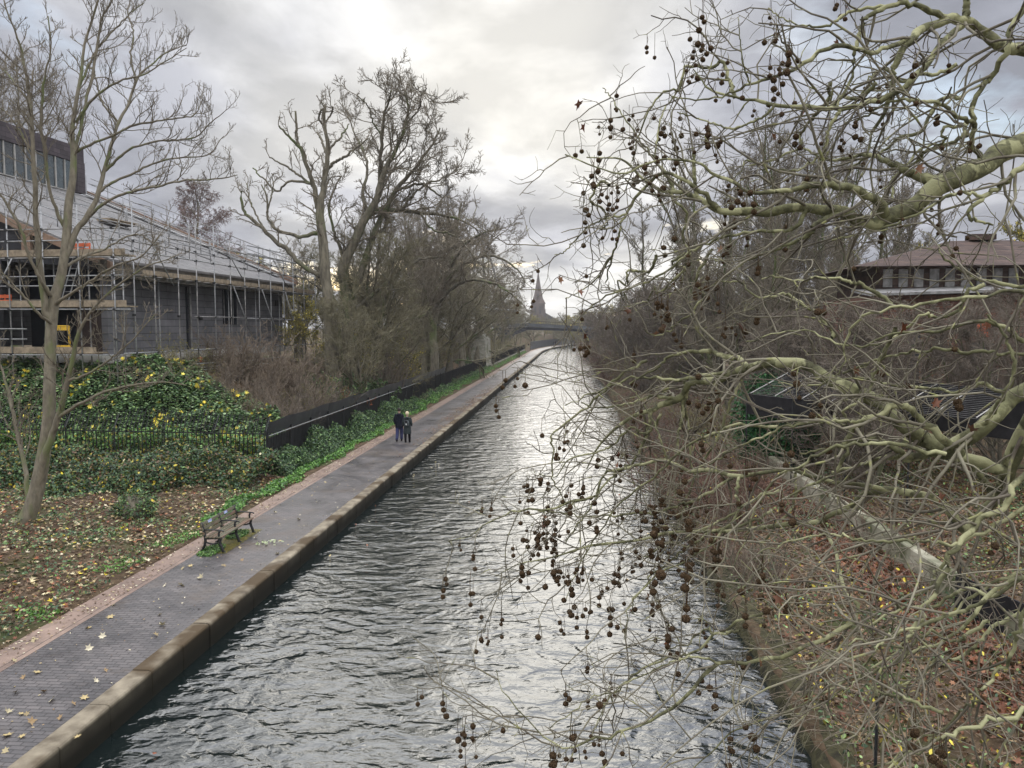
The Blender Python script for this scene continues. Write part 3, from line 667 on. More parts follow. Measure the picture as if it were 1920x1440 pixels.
# distant bridge
bd = 196
br = tag(empty('bridge', at(1010, 640, bd)), 'low grey concrete footbridge crossing the far end of the canal', 'bridge'); brl = Vector(br.location)
M['bridgeconc'] = pmat('bridge_concrete', (.050, .053, .06), .8, .3, .0, .5, col2=(.095, .10, .108)); M['bridgeshade'] = pmat('bridge_under_shadow', (.03, .032, .04), .8, .3, .0, .5, var=.3)  # second tone paints the shadow beneath the bridge into deck and abutment
def pr_px(pts, d, depth, name, mat, off=0):
    g = Geo(); g.prism([at(x, y, d+off) for x, y in pts], Fv*[1, 1, 0]*depth); o = g.obj(name, mat); put(o, br, brl); return o
pr_px([(900, 609), (990, 606), (1100, 612), (1125, 614), (1125, 619), (1100, 618), (990, 613), (900, 615)], bd, 3.6, 'parapet', M['bridgeconc'])
pr_px([(930, 615.3), (990, 613.3), (1125, 619.3), (1125, 624), (1060, 620.5), (990, 618.5), (965, 628), (958, 638), (935, 640)], bd, 3.2, 'deck', M['bridgeshade'], .25)
pr_px([(1100, 622.5), (1128, 624), (1128, 655), (1106, 650)], bd, 5, 'abutment', M['bridgeshade'], .6)
g = Geo()
for x in np.linspace(905, 1120, 50):
    yy = 607.5-.02*(x-900) if x < 990 else 606+.055*(x-990); g.tube([at(x, yy+.5, bd+.3), at(x, yy-4.5, bd+.3)], .03, 3)
g.tube([at(900, 604.5, bd+.3), at(990, 601.5, bd+.3)], .045, 4).tube([at(990, 601.5, bd+.3), at(1122, 608.5, bd+.3)], .045, 4)
put(g.obj('railing', M['iron']), br, brl)

# church with broach spire
CH = 640; cp = at(1009, 600, CH); cz = 3.0
M['church'] = pmat('church_stone', (.075, .058, .05), .9, .2, .0, .12, col2=(.13, .10, .088)); M['churchroof'] = pmat('church_roof', (.06, .055, .055), .9, .2, .0, .2, var=.3)
ch = tag(empty('church', (cp[0], cp[1], cz)), 'distant stone church with a tall pointed spire beyond the bridge', 'church'); chl = Vector(ch.location)
def chp(g, name, mat): o = g.obj(name, mat); put(o, ch, chl); return o
c0 = np.array([cp[0], cp[1], 0]); 
chp(Geo().box(c0+[0, 0, 14.5], (11, 11, 24)), 'tower', M['church'])
g = Geo(); zt0, zt1 = 26.5, at(1009, 507, CH)[2]; n = 8; ang = (np.arange(n)+.5)*2*math.pi/n
r0_ = 5.2; V = np.array([[math.cos(a)*r0_, math.sin(a)*r0_, 0] for a in ang]); V1 = V*.44+[0, 0, (zt1-zt0)*.5]
g.add(np.concatenate([V, V1, [[0, 0, zt1-zt0]]])+c0+[0, 0, zt0], [np.stack([np.arange(n), (np.arange(n)+1) % n, (np.arange(n)+1) % n+n, np.arange(n)+n], 1), np.stack([np.arange(n)+n, (np.arange(n)+1) % n+n, np.full(n, 2*n)], 1)])
for sx_ in (-1, 1):
    for sy_ in (-1, 1): g.add(np.array([[sx_*6.2, sy_*6.2, 0], [sx_*6.2, sy_*1.2, 0], [sx_*1.2, sy_*6.2, 0], [sx_*2.3, sy_*2.3, 7.5]])+c0+[0, 0, zt0], np.array([[0, 1, 3], [1, 2, 3], [2, 0, 3]]))
chp(g, 'spire', M['church'])
for k, (zz, s_) in enumerate(((31, 1.5), (38.5, .9))):
    w = chp(Geo().prism([c0+[-s_*.5, -5.2+.19*(zz-26.5)-.6, zz], c0+[s_*.5, -5.2+.19*(zz-26.5)-.6, zz], c0+[s_*.5, -5.2+.19*(zz-26.5)-.6, zz+s_*1.7], c0+[0, -5.2+.19*(zz-26.5)-.6, zz+s_*2.6], c0+[-s_*.5, -5.2+.19*(zz-26.5)-.6, zz+s_*1.7]], [0, 2.2, 0]), 'lucarne', M['churchroof'])
for dx in (-2, 2): chp(Geo().box(c0+[dx, -6.3, 21], (1.5, .3, 6)), 'belfry_opening', M['churchroof'])
chp(Geo().prism([c0+[-6, 4, 3], c0+[18, 4, 3], c0+[18, 4, 12], c0+[6, 4, 19], c0+[-6, 4, 12]], [0, 26, 0]), 'nave', M['churchroof'])
for dx in (-5.6, 5.6): chp(Geo().box(c0+[dx, -6.8, 12.0], (1.6, 1.6, 19)), 'buttress', M['church'])

# ---------------------------------------------------------------- fences
def lerp(a, b, t): return a+(b-a)*t
M['whiterail'] = pmat('pale_rail', (.27, .28, .28), .5, .4, .0, 6, var=.3)
# bent-top railings across the bank (Y about 32)
fn = tag(empty('railing_fence', (-13.0, 31.8, 0.1)), 'black iron railings with cranked tops in front of the bramble bank', 'fence'); fl = Vector(fn.location)
A, E = np.array([-13.0, 31.8]), np.array([-29.5, 32.8]); nb = 7; ln = np.linalg.norm(E-A); dr = (E-A)/ln; ax = np.array([[dr[0], dr[1], 0], [-dr[1], dr[0], 0], [0, 0, 1.]]); back = np.array([0, 1., 0])
rng = np.random.default_rng(3)
for k in range(nb):
    s0, s1 = ln*k/nb, ln*(k+1)/nb; g = Geo()
    for s_ in np.arange(s0+.1, s1, .19):
        p = np.array([*(A+dr*s_), tz(*(A+dr*s_))-.1]); j = rng.normal(size=3)*.012; j[2] = 0
        g.tube([p, p+[0, 0, 1.72]+j, p+[.02, .12, 1.95]+j, p+[.05, .36, 2.52]+j], [.022, .022, .022, .016], 4)
    for z_ in (.3, 1.66):
        a3 = np.array([*(A+dr*s0), .1+z_]); b3 = np.array([*(A+dr*s1), .1+z_]); g.box((a3+b3)/2, (s1-s0-.01, .012, .045), ax)
    put(g.obj('railing_panel', M['iron']), fn, fl)
    p = np.array([*(A+dr*s0), 0]); put(Geo().tube([p, p+[0, 0, 1.9], p+[.04, .35, 2.5]], .03, 6).obj('post', M['iron']), fn, fl)
# fence along the towpath
ff = tag(empty('towpath_fence', (-13.0, 33, 0.1)), 'long black mesh fence with a dark cranked screen following the towpath towards the bridge', 'fence'); ffl = Vector(ff.location)
ys_ = [31.9]
while ys_[-1] < 214: ys_.append(ys_[-1]+2.75)
for k in range(len(ys_)-1):
    y0, y1 = ys_[k], ys_[k+1]; x0, x1 = -13+float(bend(y0)), -13+float(bend(y1)); g = Geo()
    hi = 1.62 if y0 < 72 else 1.62
    if y0 < 76:
        for yy in np.arange(y0+.1, y1, .19): g.tube([[x0, yy, 0], [x0, yy, 1.6], [x0-.05, yy, 1.75]], .013, 4)
        g.add([[x0-.05, y0, .2], [x0-.05, y1, .2], [x0-.05, y1, 1.55], [x0-.05, y0, 1.55]], np.array([[0, 1, 2, 3]]))
        o = g.obj('railing_panel', M['iron']); put(o, ff, ffl)
        m_ = 6; P = np.zeros((m_, 3, 3))
        for i, yy in enumerate(np.linspace(y0, y1+.02, m_)):
            w_ = .02*math.sin(yy*3.1)+.015*math.sin(yy*7); P[i] = [[x0-.02, yy, 1.70], [x0+.06+w_, yy, 1.95+w_], [x0+.13+w_, yy, 2.28+.03*math.sin(yy*1.3+1)]]
        s2 = Geo().grid(P); s2.grid(P[::-1]-[.012, 0, 0]); put(s2.obj('screen', M['sheet_dark'], smooth=True), ff, ffl)
        if y0 < 64: put(Geo().tube([[x0+.05, y0, 1.66], [x0+.05, y1, 1.66]], .024, 6).obj('rail', M['whiterail']), ff, ffl)
    else:
        g.add([[x0, y0, .35], [x1, y1, .35], [x1, y1, 1.62], [x0, y0, 1.62]], np.array([[0, 1, 2, 3]]))
        g.tube([[x0+.03, y0, 1.68], [x1+.03, y1, 1.68]], .03, 5).tube([[x0+.03, y0, .5], [x1+.03, y1, .5]], .025, 5)
        for yy in np.arange(y0+.2, y1, .3): g.tube([[x0+.03, yy, .4], [x0+.03, yy, 1.72]], .014, 3)
        put(g.obj('mesh_panel', M['netting']), ff, ffl)
    put(Geo().tube([[x0+.03, y0, 0], [x0+.03, y0, 1.85]], .04, 6).obj('post', M['iron']), ff, ffl)
g = Geo(); yl = np.arange(76, 216, 6.0)
P = np.array([[[-13.1+float(bend(y)), y, .02], [-13.1+float(bend(y)), y, .36], [-12.86+float(bend(y)), y, .36], [-12.86+float(bend(y)), y, -.1]] for y in yl]); g.grid(P)
tag(g.obj('plinth_wall', M['concrete']), 'low pale concrete plinth under the far part of the towpath fence', 'low wall')
# far dark fence on the outside of the bend
f2 = tag(empty('bend_fence', (-8, 250, 0)), 'dark blue screen fence on the outside of the far canal bend beneath the bridge', 'fence'); f2l = Vector(f2.location)
for k in range(14):
    y0, y1 = 222+k*7, 229+k*7; x0, x1 = -11.9+float(bend(y0)), -11.9+float(bend(y1)); g = Geo().prism([[x0, y0, 0], [x1, y1, 0], [x1, y1, 2.3], [x0, y0, 2.3]], [-.06, 0, 0]); put(g.obj('screen_panel', M['sheet_dark']), f2, f2l)
# canal-side post
g = Geo().tube([[-12.3, 210, -.1], [-12.3, 210, 3.6]], .09, 6); tag(g.obj('wooden_post', M['board']), 'plain pole at the far end of the towpath fence before the bridge', 'post')
for i, (px, py, h) in enumerate(((983, 655, 1.0), (991, 652, 1.2))):
    d = 6.3*1440/(py-615); p = at(px, py, d); p[2] = 0
    g = Geo().box(p+[0, 0, h*.5], (.45, .4, h), bev=.06).box(p+[0, 0, h+.08], (.6, .5, .12), bev=.03); tag(g.obj('litter_bin', M['iron']), ('first' if i == 0 else 'second, farther')+' dark bin at the path edge near the end of the fence', 'bin', 'bins at the far end of the path')
# ---------------------------------------------------------------- bench
bp = np.array([-10.0, 21.55, 0.0])
bn = tag(empty('park_bench', bp), 'weathered wooden bench with black cast iron ends facing the canal', 'bench')
M['benchwood'] = pmat('bench_wood', (.075, .072, .048), .8, .3, .15, 4, col2=(.17, .16, .11), stretch=(8, .6, 8), patch=((.16, .10, .07), 1.4, .5, .62))
M['sticker'] = pmat('blue_sticker', (.10, .16, .45), .5, .5, 0, 20, col2=(.6, .65, .8))
Lb = 2.25
def bar(y): # cast iron end frame in the x-z plane at local y ; +x is the canal side
    g = Geo(); q = lambda pts, r: g.tube([[x, y, z] for x, z in pts], r if not np.isscalar(r) else r*1.75, 6)
    q(catm([(.30, 0), (.24, .18), (.20, .30), (.235, .43)]), .022)
    q(catm([(-.36, 0), (-.24, .22), (-.22, .42), (-.27, .66), (-.33, .86)]), .022)
    q([(.25, .425), (-.23, .405)], .02)
    q(catm([(.20, .30), (0, .25), (-.22, .30)]), .014)
    q([(.31, .008), (.36, .008)], .02); q([(-.37, .008), (-.42, .008)], .02)
    return g
def armr(y):
    g = Geo(); q = lambda pts, r: g.tube([[x, y, z] for x, z in pts], r if not np.isscalar(r) else r*1.75, 6)
    q(catm([(.20, .42), (.17, .52), (.20, .635)]), .017)
    q(catm([(-.25, .64), (-.05, .655), (.15, .645), (.28, .63), (.31, .60)]), [.02]*9)
    return g
def catm(p, n=9): return [tuple(v) for v in catmull(np.array([(a, 0, b) for a, b in p], float), n)[:, [0, 2]]]
for y in (-Lb/2+.06, 0, Lb/2-.06):
    bar(y).obj('iron_frame', M['iron'], bn, True); armr(y).obj('armrest', M['iron'], bn, True)
for i, x in enumerate((-.16, -.055, .05, .155, .25)):
    Geo().box([x, 0, .445+(.008 if i == 4 else 0)], (.082, Lb, .04), bev=.006).obj('seat_slat', M['benchwood'], bn)
for i, z in enumerate((.53, .655, .78)):
    xb = -.215-.11*((z-.45)/.4); a_ = RAD(15)
    s = Geo().box([xb, 0, z+.02], (.036, Lb, .092), np.array([[math.cos(a_), 0, math.sin(a_)], [0, 1, 0], [-math.sin(a_), 0, math.cos(a_)]]), bev=.006).obj('back_slat', M['benchwood'], bn)
    if i == 2:
        for y in (-.62, .42): Geo().box([xb+.0205, y, z+.02], (.004, .22, .075), np.array([[math.cos(a_), 0, math.sin(a_)], [0, 1, 0], [-math.sin(a_), 0, math.cos(a_)]])).obj('sticker', M['sticker'], s)
bn.rotation_euler = (0, 0, RAD(.8))

# ---------------------------------------------------------------- people
M['skin'] = pmat('skin', (.40, .26, .20), .6, .4, 0, 8, var=.1)
M['navy'] = pmat('navy_coat', (.006, .008, .017), .85, .2, .05, 12, var=.3); M['jeans'] = pmat('blue_jeans', (.045, .05, .12), .85, .2, .05, 14, var=.25)
M['greycoat'] = pmat('grey_green_coat', (.020, .028, .030), .8, .3, .05, 12, var=.3); M['blackcloth'] = pmat('black_cloth', (.008, .007, .01), .85, .2, 0, 10)
M['knit'] = pmat('cream_knit', (.62, .52, .36), .95, .1, .2, 60, var=.2); M['hair'] = pmat('dark_hair', (.02, .015, .012), .7, .4, 0, 40); M['bag'] = pmat('grey_backpack', (.05, .06, .065), .6, .4, .05, 12); M['reflect'] = pmat('reflective_tag', (.6, .62, .62), .3, .5, 0, 4)
def skin_body(name, J, E, rad, parent, mat):
    me = bpy.data.meshes.new(name); me.from_pydata([tuple(j) for j in J], E, []); o = link(name, me, parent)
    me.materials.append(mat); mod = o.modifiers.new('skin', 'SKIN'); mod.use_smooth_shade = True
    for v, r in zip(me.skin_vertices[0].data, rad): v.radius = (r, r) if np.isscalar(r) else r
    me.skin_vertices[0].data[0].use_root = True
    s = o.modifiers.new('sub', 'SUBSURF'); s.levels = 2; s.render_levels = 2
    return o
def loft(rings, n=16):
    """rings: (cx,cy,cz,rx,ry)"""
    g = Geo(); a = np.arange(n+1)*2*math.pi/n
    P = np.array([[[r[0]+r[3]*math.cos(t), r[1]+r[4]*math.sin(t), r[2]] for t in a] for r in rings]); g.grid(P[:, ::-1]); 
    for r, rv in ((rings[0], False), (rings[-1], True)):
        q = np.array([[r[0]+r[3]*math.cos(t), r[1]+r[4]*math.sin(t), r[2]] for t in a[:-1]]); g.add(q, np.array([np.arange(n) if rv else np.arange(n)[::-1]]))
    return g
def person(loc, rz, label, coat, trous, woman=False, scale=1.0, group=None):
    root = tag(empty('person', loc, rz), label, 'person', group); root.scale = (scale,)*3
    # facing +y, mid stride; left foot forward for the man
    st = .20; L_, R_ = (-.09, .09)
    J = [(0, 0, .95), (0, .01, 1.15), (0, .0, 1.36), (0, -.01, 1.47), (0, .02, 1.56), (0, .035, 1.66), (0, .03, 1.72),
         (-.17, 0, 1.41), (-.245, -.02, 1.15), (-.22, .10, .98) if woman else (-.235, .10, .93), (-.21, .19, .97) if woman else (-.22, .17, .86),
         (.17, 0, 1.41), (.245, -.02, 1.15), (.22, .10, .98) if woman else (.235, -.06, .92), (.21, .19, .97) if woman else (.235, -.06, .83),
         (L_, 0, .88), (L_-.01, -.04, .50), (L_-.01, -.24 if not woman else -.05, .10), (L_-.01, -.13 if not woman else .1, .03),
         (R_, 0, .88), (R_+.01, .12 if not woman else .08, .50), (R_+.01, .10, .09), (R_+.01, .24, .035), (0, .09, 1.60)]
    E = [(0, 1), (1, 2), (2, 3), (3, 4), (4, 5), (5, 6), (2, 7), (7, 8), (8, 9), (9, 10), (2, 11), (11, 12), (12, 13), (13, 14), (0, 15), (15, 16), (16, 17), (17, 18), (0, 19), (19, 20), (20, 21), (21, 22), (5, 23)]
    rd = [.12, .12, .12, .052, .07, .095, .075, .06, .045, .034, .035, .06, .045, .034, .035, .085, .055, .04, .035, .085, .055, .04, .035, .03]
    skin_body('body', J, E, rd, root, M['skin'])
    # legs: trousers / tights and shoes
    for sgn, h, kn, an, toe in ((-1, 15, 16, 17, 18), (1, 19, 20, 21, 22)):
        w = 1.25 if not woman else 1.08
        Geo().tube(catmull(np.array([J[h], J[kn], J[an]], float)+[0, 0, .0], 9), np.linspace(.098*w, .058*w, 9), 10).obj('trouser_leg', trous, root, True)
        a_, b_ = np.array(J[an]), np.array(J[toe]); a_ = a_+[0, -.05, -.03]
        Geo().tube([a_+[0, 0, -.01], (a_+b_)/2+[0, 0, 0], b_+[0, .03, 0]], [.05, .05, .035], 8).obj('shoe', M['blackcloth'], root, True)
    hem = .52 if woman else .74
    rings = [(0, 0, hem, .235 if woman else .215, .17), (0, 0, .9, .215, .155), (0, 0, 1.08, .20, .135), (0, 0, 1.28, .215, .14), (0, 0, 1.40, .20, .125), (0, -.005, 1.47, .12, .10), (0, 0, 1.52, .075, .08)]
    loft(rings).obj('coat', coat, root, True)
    for a_, b_, c_ in ((7, 8, 9), (11, 12, 13)):
        Geo().tube(catmull(np.array([np.array(J[a_])*[.85, 1, 1], J[a_], J[b_], J[c_]], float), 10), np.linspace(.085, .058, 10), 10).obj('sleeve', coat, root, True)
    # hood lump behind the neck
    Geo().tube([[-.11, -.09, 1.44], [0, -.125, 1.45], [.11, -.09, 1.44]], [.05, .075, .05], 8).obj('hood', coat, root, True)
    V = np.array(J[5])+[0, -.01, .02]
    me = Geo(); a = np.linspace(0, math.pi, 9); b = np.linspace(0, 2*math.pi, 15)
    k = (.115, .125, .13) if woman else (.103, .118, .12)
    P = np.array([[[V[0]+k[0]*math.sin(u)*math.cos(v), V[1]-.018+k[1]*math.sin(u)*math.sin(v), V[2]+.02+k[2]*math.cos(u)] for v in b] for u in a[:6]]); me.grid(P)
    me.obj('knit_hat' if woman else 'hair', M['knit'] if woman else M['hair'], root, True)
    if woman:
        bg_ = Geo().box([0, -.20, 1.16], (.27, .13, .36), bev=.05).obj('backpack', M['bag'], root, True)
        Geo().box([0, -.272, 1.10], (.07, .01, .09), bev=.003).obj('reflective_tag', M['reflect'], bg_)
        Geo().box([0, -.266, 1.24], (.15, .012, .05), bev=.003).obj('zip_pocket', M['blackcloth'], bg_)
    return root
def onpath(px, py): d = 6.3*FPX/(py-615)*1.0; p = at(px, py, d); t = CAMZ/(CAMZ-p[2]); p = CAM+(p-CAM)*t; return p
p1, p2 = onpath(749, 827), onpath(764, 830)
person((p1[0], p1[1], .004), RAD(3), 'man in a dark navy coat and blue jeans walking away on the towpath', M['navy'], M['jeans'], False, 1.03, 'couple walking on the towpath')
person((p2[0], p2[1], .004), RAD(-2), 'woman in a cream knit hat and grey coat with a small backpack', M['greycoat'], M['blackcloth'], True, .95, 'couple walking on the towpath')
p3, p4 = onpath(1037, 648), onpath(1041, 648)
person((p3[0], p3[1], .004), RAD(180), 'tiny distant walker in grey on the far bend of the towpath', M['greycoat'], M['jeans'], False, 1., 'distant walkers')
person((p4[0], p4[1], .004), RAD(180), 'tiny distant walker in dark clothes beside the grey one', M['blackcloth'], M['blackcloth'], False, 1., 'distant walkers')

# ---------------------------------------------------------------- ground cover (stuff)
rng = np.random.default_rng(21)
def pts_ground(n, u0, u1, y0, y1, z=.02, dens=None):
    u = rng.uniform(u0, u1, n); y = rng.uniform(y0, y1, n); X = u+bend(y)
    if dens is not None: k = rng.random(n) < dens(X, y); X, y = X[k], y[k]
    return np.stack([X, y, terrain(X, y)+z+rng.random(len(X))*.05], 1)
def patchy(s, lo, ph=0.): return lambda x, y: np.clip((np.sin(x*s+ph)*np.cos(y*s*.8+1.7*ph)+.6*np.sin(x*s*2.3-y*s*1.9+ph)+.4*np.sin(y*s*3.7+x*s*3.1))*.6+.5-lo, 0.0, 1)
def stuff(g, name, label, mat=None, cat='ground cover'):
    o = g.obj(name, mat or M['leaf']); tag(o, label, cat, kind='stuff'); return o
edgeL = lambda x, y: np.clip((-11.0-x+.25*np.sin(y*1.7)+.15*np.sin(y*4.1))/.5, 0, 1)
P = pts_ground(26000, -28, -10.95, 8, 31.5, .02, edgeL)
stuff(leaves(P, rng, .115, [c*.75 for c in BROWNS]+[c*.85 for c in BROWNS]+RUSTS[:3]+PALES[:1]+OLIVES[:2], STAR, .75, .25), 'leaf_litter', 'brown fallen leaves covering the earth bank beside the path')
P = pts_ground(6000, -28, -10.8, 8, 31.5, .05, lambda x, y: edgeL(x, y)*(.25+.75*patchy(.9, .1, 2)(x, y)))
stuff(leaves(P, rng, .115, PALES+PALES+YELLOWS[:2], STAR, .7, .3), 'pale_leaves', 'pale upturned fallen leaves scattered over the brown litter')
P = pts_ground(42000, -28, -11.2, 8, 31.5, .04, patchy(.75, .12)); P[:, 2] += rng.random(len(P))*.09
stuff(leaves(P, rng, .085, GREENS+BRIGHT[:1]+DKGREENS, OVAL, .45), 'ground_ivy', 'patches of green ivy creeping through the fallen leaves')
# dead stems in the litter
n = 5200; p = pts_ground(n, -27, -11.3, 9, 31); d = nrm(rng.normal(size=(len(p), 3))*[1, 1, .35]+[0, 0, .25]); P_, R_ = grow(rng, p, d, rng.uniform(.15, .5, len(p)), np.full(len(p), .004), 3, .4); stuff(Geo().add(*tube_geo(P_, R_, 3)), 'dead_stems', 'thin dead stems and twigs lying in the litter', M['twig_tan'])
# bright green verge along the path, taller ivy against the fence
def verge_pts(n, u0, u1, y0, y1, h, wob=.2):
    y = y0+(y1-y0)*rng.random(n)**1.4; u = rng.uniform(u0, u1, n)+wob*np.sin(y*.9)+wob*.5*np.sin(y*2.3); k = 1-np.abs((u-(u0+u1)/2)/((u1-u0)/2)); hh = h(u, y)*(.55+.45*np.sin(y*1.3+u)*np.sin(y*.47)+.2)
    z = rng.random(n)**.7*hh; return np.stack([u+bend(y), y, terrain(u+bend(y), y)+z], 1)
P = np.concatenate([verge_pts(9000, -11.9, -11.25, 23.5, 60, lambda u, y: .22), verge_pts(9000, -12.3, -11.35, 60, 200, lambda u, y: .45)])
stuff(leaves(P, rng, .12, BRIGHT+GREENS[:1], OVAL, .2), 'green_verge', 'bright green low plants edging the towpath')
P = verge_pts(5000, -12.0, -11.2, 9, 24, lambda u, y: .12); P = P[(np.sin(P[:, 1]*2.1)+np.sin(P[:, 1]*.9+2)) > .5]
stuff(leaves(P, rng, .07, BRIGHT, OVAL, .2), 'grass_tufts', 'small green tufts where the leaves meet the stone edge')
P = np.concatenate([verge_pts(26000, -13.2, -11.75, 31, 58, lambda u, y: .35+.85*smooth((-u-11.6)/1.0)), verge_pts(22000, -13.0, -12.0, 57, 120, lambda u, y: .15+.45*smooth((-u-12.0)/.8))])
stuff(leaves(P, rng, .12, GREENS+DKGREENS+DKGREENS, OVAL, .25), 'fence_ivy', 'dark ivy growing thickly along the foot of the towpath fence')
# bramble hedge in front of the railings
n = 60000; x = rng.uniform(-29, -12.3, n); t = rng.random(n); y0 = 26.5+.5*np.sin(x*.8)+.35*np.sin(x*2.1)+1.6*smooth((x+15.5)/3)
y = y0+(31.7-y0)*t; hh = (.78+.16*np.sin(x*1.1+.5)+.14*np.sin(x*2.9)+.15*smooth((x+17)/2))*np.sqrt(np.clip(t*2.2, 0, 1)); sh = rng.random(n)**.28
P = np.stack([x, y, terrain(x, y)+hh*sh*(1+.1*rng.normal(size=n))], 1)
stuff(leaves(P, rng, .13, GREENS[:4]+[c*.75 for c in DKGREENS]+DKGREENS+OLIVES[:2]+BROWNS[:2], OVAL, .3), 'bramble_hedge', 'dark green bramble hedge in front of the cranked railings', cat='hedge')
kk = rng.integers(0, n, 700); P2 = P[kk][sh[kk] > .8]+[0, -.05, .04]
stuff(leaves(P2, rng, .15, YELLOWS+PALES[:1], OVAL, .2), 'hedge_yellow_leaves', 'yellowing leaves dotted over the bramble hedge', cat='hedge')
kk = rng.integers(0, n, 900); d = nrm(rng.normal(size=(900, 3))*[1, .8, .5]+[0, -.5, .5]); P_, R_ = grow(rng, P[kk]-[0, 0, .3], d, rng.uniform(.5, 1.5, 900), np.full(900, .010), 5, .35, (0, 0, -.5)); stuff(Geo().add(*tube_geo(P_, R_, 3)), 'bramble_stems', 'brown arching stems in the bramble hedge', M['twig_tan'], 'hedge')
# bramble mound climbing to the building
MH = lambda x, y: terrain(x, y)+(.55+.22*hnoise(x*1.2, y*1.4))*smooth((y-32.6)/1.5)*(1+.7*np.exp(-((x+14.2)/1.3)**2))+.1*hnoise(x*3.1, y*3.0)
n = 95000; x = rng.uniform(-33, -13.2, n); y = 32.8+rng.random(n)*6.8; keep = (x < -13.3-0.5*np.maximum(0, y-35)); x, y = x[keep], y[keep]; z = MH(x, y)
lump = .5+.5*np.sin(x*4.3+2*np.sin(y*1.3))*np.sin(y*3.9+1.5*np.sin(x)); P = np.stack([x, y, z+lump*.22+rng.random(len(x))*.16-.05], 1)
cz_ = leaves(P, rng, .17, GREENS+GREENS+DKGREENS[2:]+[hexc('6f8a5c'), hexc('86a070'), hexc('95ab80')], OVAL, .65, smin=.7)
stuff(cz_, 'bramble_bank', 'broad bank of green brambles rising to the building', cat='brambles')
under = Geo(); gx, gy = np.meshgrid(np.arange(-33, -13.8, .3), np.arange(33, 39.6, .3), indexing='ij'); under.grid(np.stack([gx, gy, MH(gx, gy)-.12-np.where(gx > -13.8-.5*np.maximum(0, gy-35), 1.6, 0)], -1)); M['under'] = pmat('bramble_shade', (.018, .024, .014), .95, .1, .3, 5, var=.5)  # dark sheet coloured as the shade between the bramble leaves
stuff(under, 'bramble_shade_sheet', 'dark sheet standing in for shade beneath the bramble bank', M['under'], 'brambles')
kk = rng.integers(0, len(P), 1700); q = P[kk]; q = q[(np.sin(q[:, 0]*1.9)*np.sin(q[:, 1]*2.2+1) > .12)]+[0, -.06, .12]
stuff(leaves(q, rng, .21, YELLOWS+YELLOWS+OLIVES[3:], STAR, .4), 'yellow_leaves', 'yellow autumn leaves scattered over the bramble bank', cat='brambles')
kk = rng.integers(0, len(P), 1100); kk = kk[np.sin(P[kk, 0]*.9+1)*np.cos(P[kk, 1]*.8) > -.2]; d = nrm(rng.normal(size=(len(kk), 3))*[.9, .7, .4]+[0, -.2, .8]); P_, R_ = grow(rng, P[kk]-[0, 0, .3], d, rng.uniform(.6, 1.7, len(kk)), np.full(len(kk), .011), 6, .35, (0, 0, -.7)); stuff(Geo().add(*tube_geo(P_, R_, 3)), 'bank_stems', 'tan arching stems poking out of the bramble bank', M['twig_tan'], 'brambles')
# lower front of the mound behind the railings: pale green and yellow seen through the bars
n = 22000; x = rng.uniform(-30, -13.3, n); y = rng.uniform(32.3, 33.6, n); P = np.stack([x, y, terrain(x, y)+rng.random(n)*1.3], 1)
stuff(leaves(P, rng, .15, BRIGHT+GREENS+OLIVES[3:]+YELLOWS[3:], OVAL, .3), 'pale_brambles', 'lighter green and yellow leaves just behind the railings', cat='brambles')

# little ivy mound and tree roots
mp_ = at(253, 938, 25.0); mz = tz(mp_[0], mp_[1]); a = nrm(rng.normal(size=(3200, 3))); a[:, 2] = np.abs(a[:, 2]); P = np.array([mp_[0], mp_[1], mz])+a*[.68, .6, .8]*(.62+.5*rng.random((3200, 1))**2)*(1+.2*np.sin(a[:, :1]*6)*np.cos(a[:, 2:]*5))
root = tag(empty('ivy_bush', (mp_[0], mp_[1], mz)), 'small rounded ivy bush growing over a stump in the leaf litter', 'bush'); o = leaves(P, rng, .085, GREENS+DKGREENS+OLIVES[:1], OVAL, .2).obj('foliage', M['leaf']); put(o, root, root.location)
o = Geo().add(*[(lambda V, F: (V, F))(*x) for x in [tube_geo(np.array([[mp_[0], mp_[1], mz-.1], [mp_[0], mp_[1], mz+.35], [mp_[0]+.03, mp_[1], mz+.62]]), np.array([.5, .45, .25]), 9, True)]][0]).obj('stump', M['bark_dark'], smooth=True); put(o, root, root.location)
# grass under the bench
P = np.stack([rng.uniform(-10.42, -9.5, 9000), rng.uniform(20.1, 22.9, 9000), rng.random(9000)*.07], 1)
k = ((P[:, 0]+10.1)**2/.08+np.minimum((P[:, 1]-20.6)**2/.4, (P[:, 1]-22.3)**2/.25)) < .85+.3*rng.random(9000); stuff(leaves(P[k], rng, .06, BRIGHT+GREENS, OVAL, 0), 'grass', 'green grass tufts under the bench legs')
# moss between
P = np.stack([rng.uniform(-10.35, -9.6, 5000), rng.uniform(20.4, 23.0, 5000), np.full(5000, .012)], 1); stuff(leaves(P, rng, .035, OLIVES, OVAL, .9), 'moss', 'olive moss on the paving under the bench')
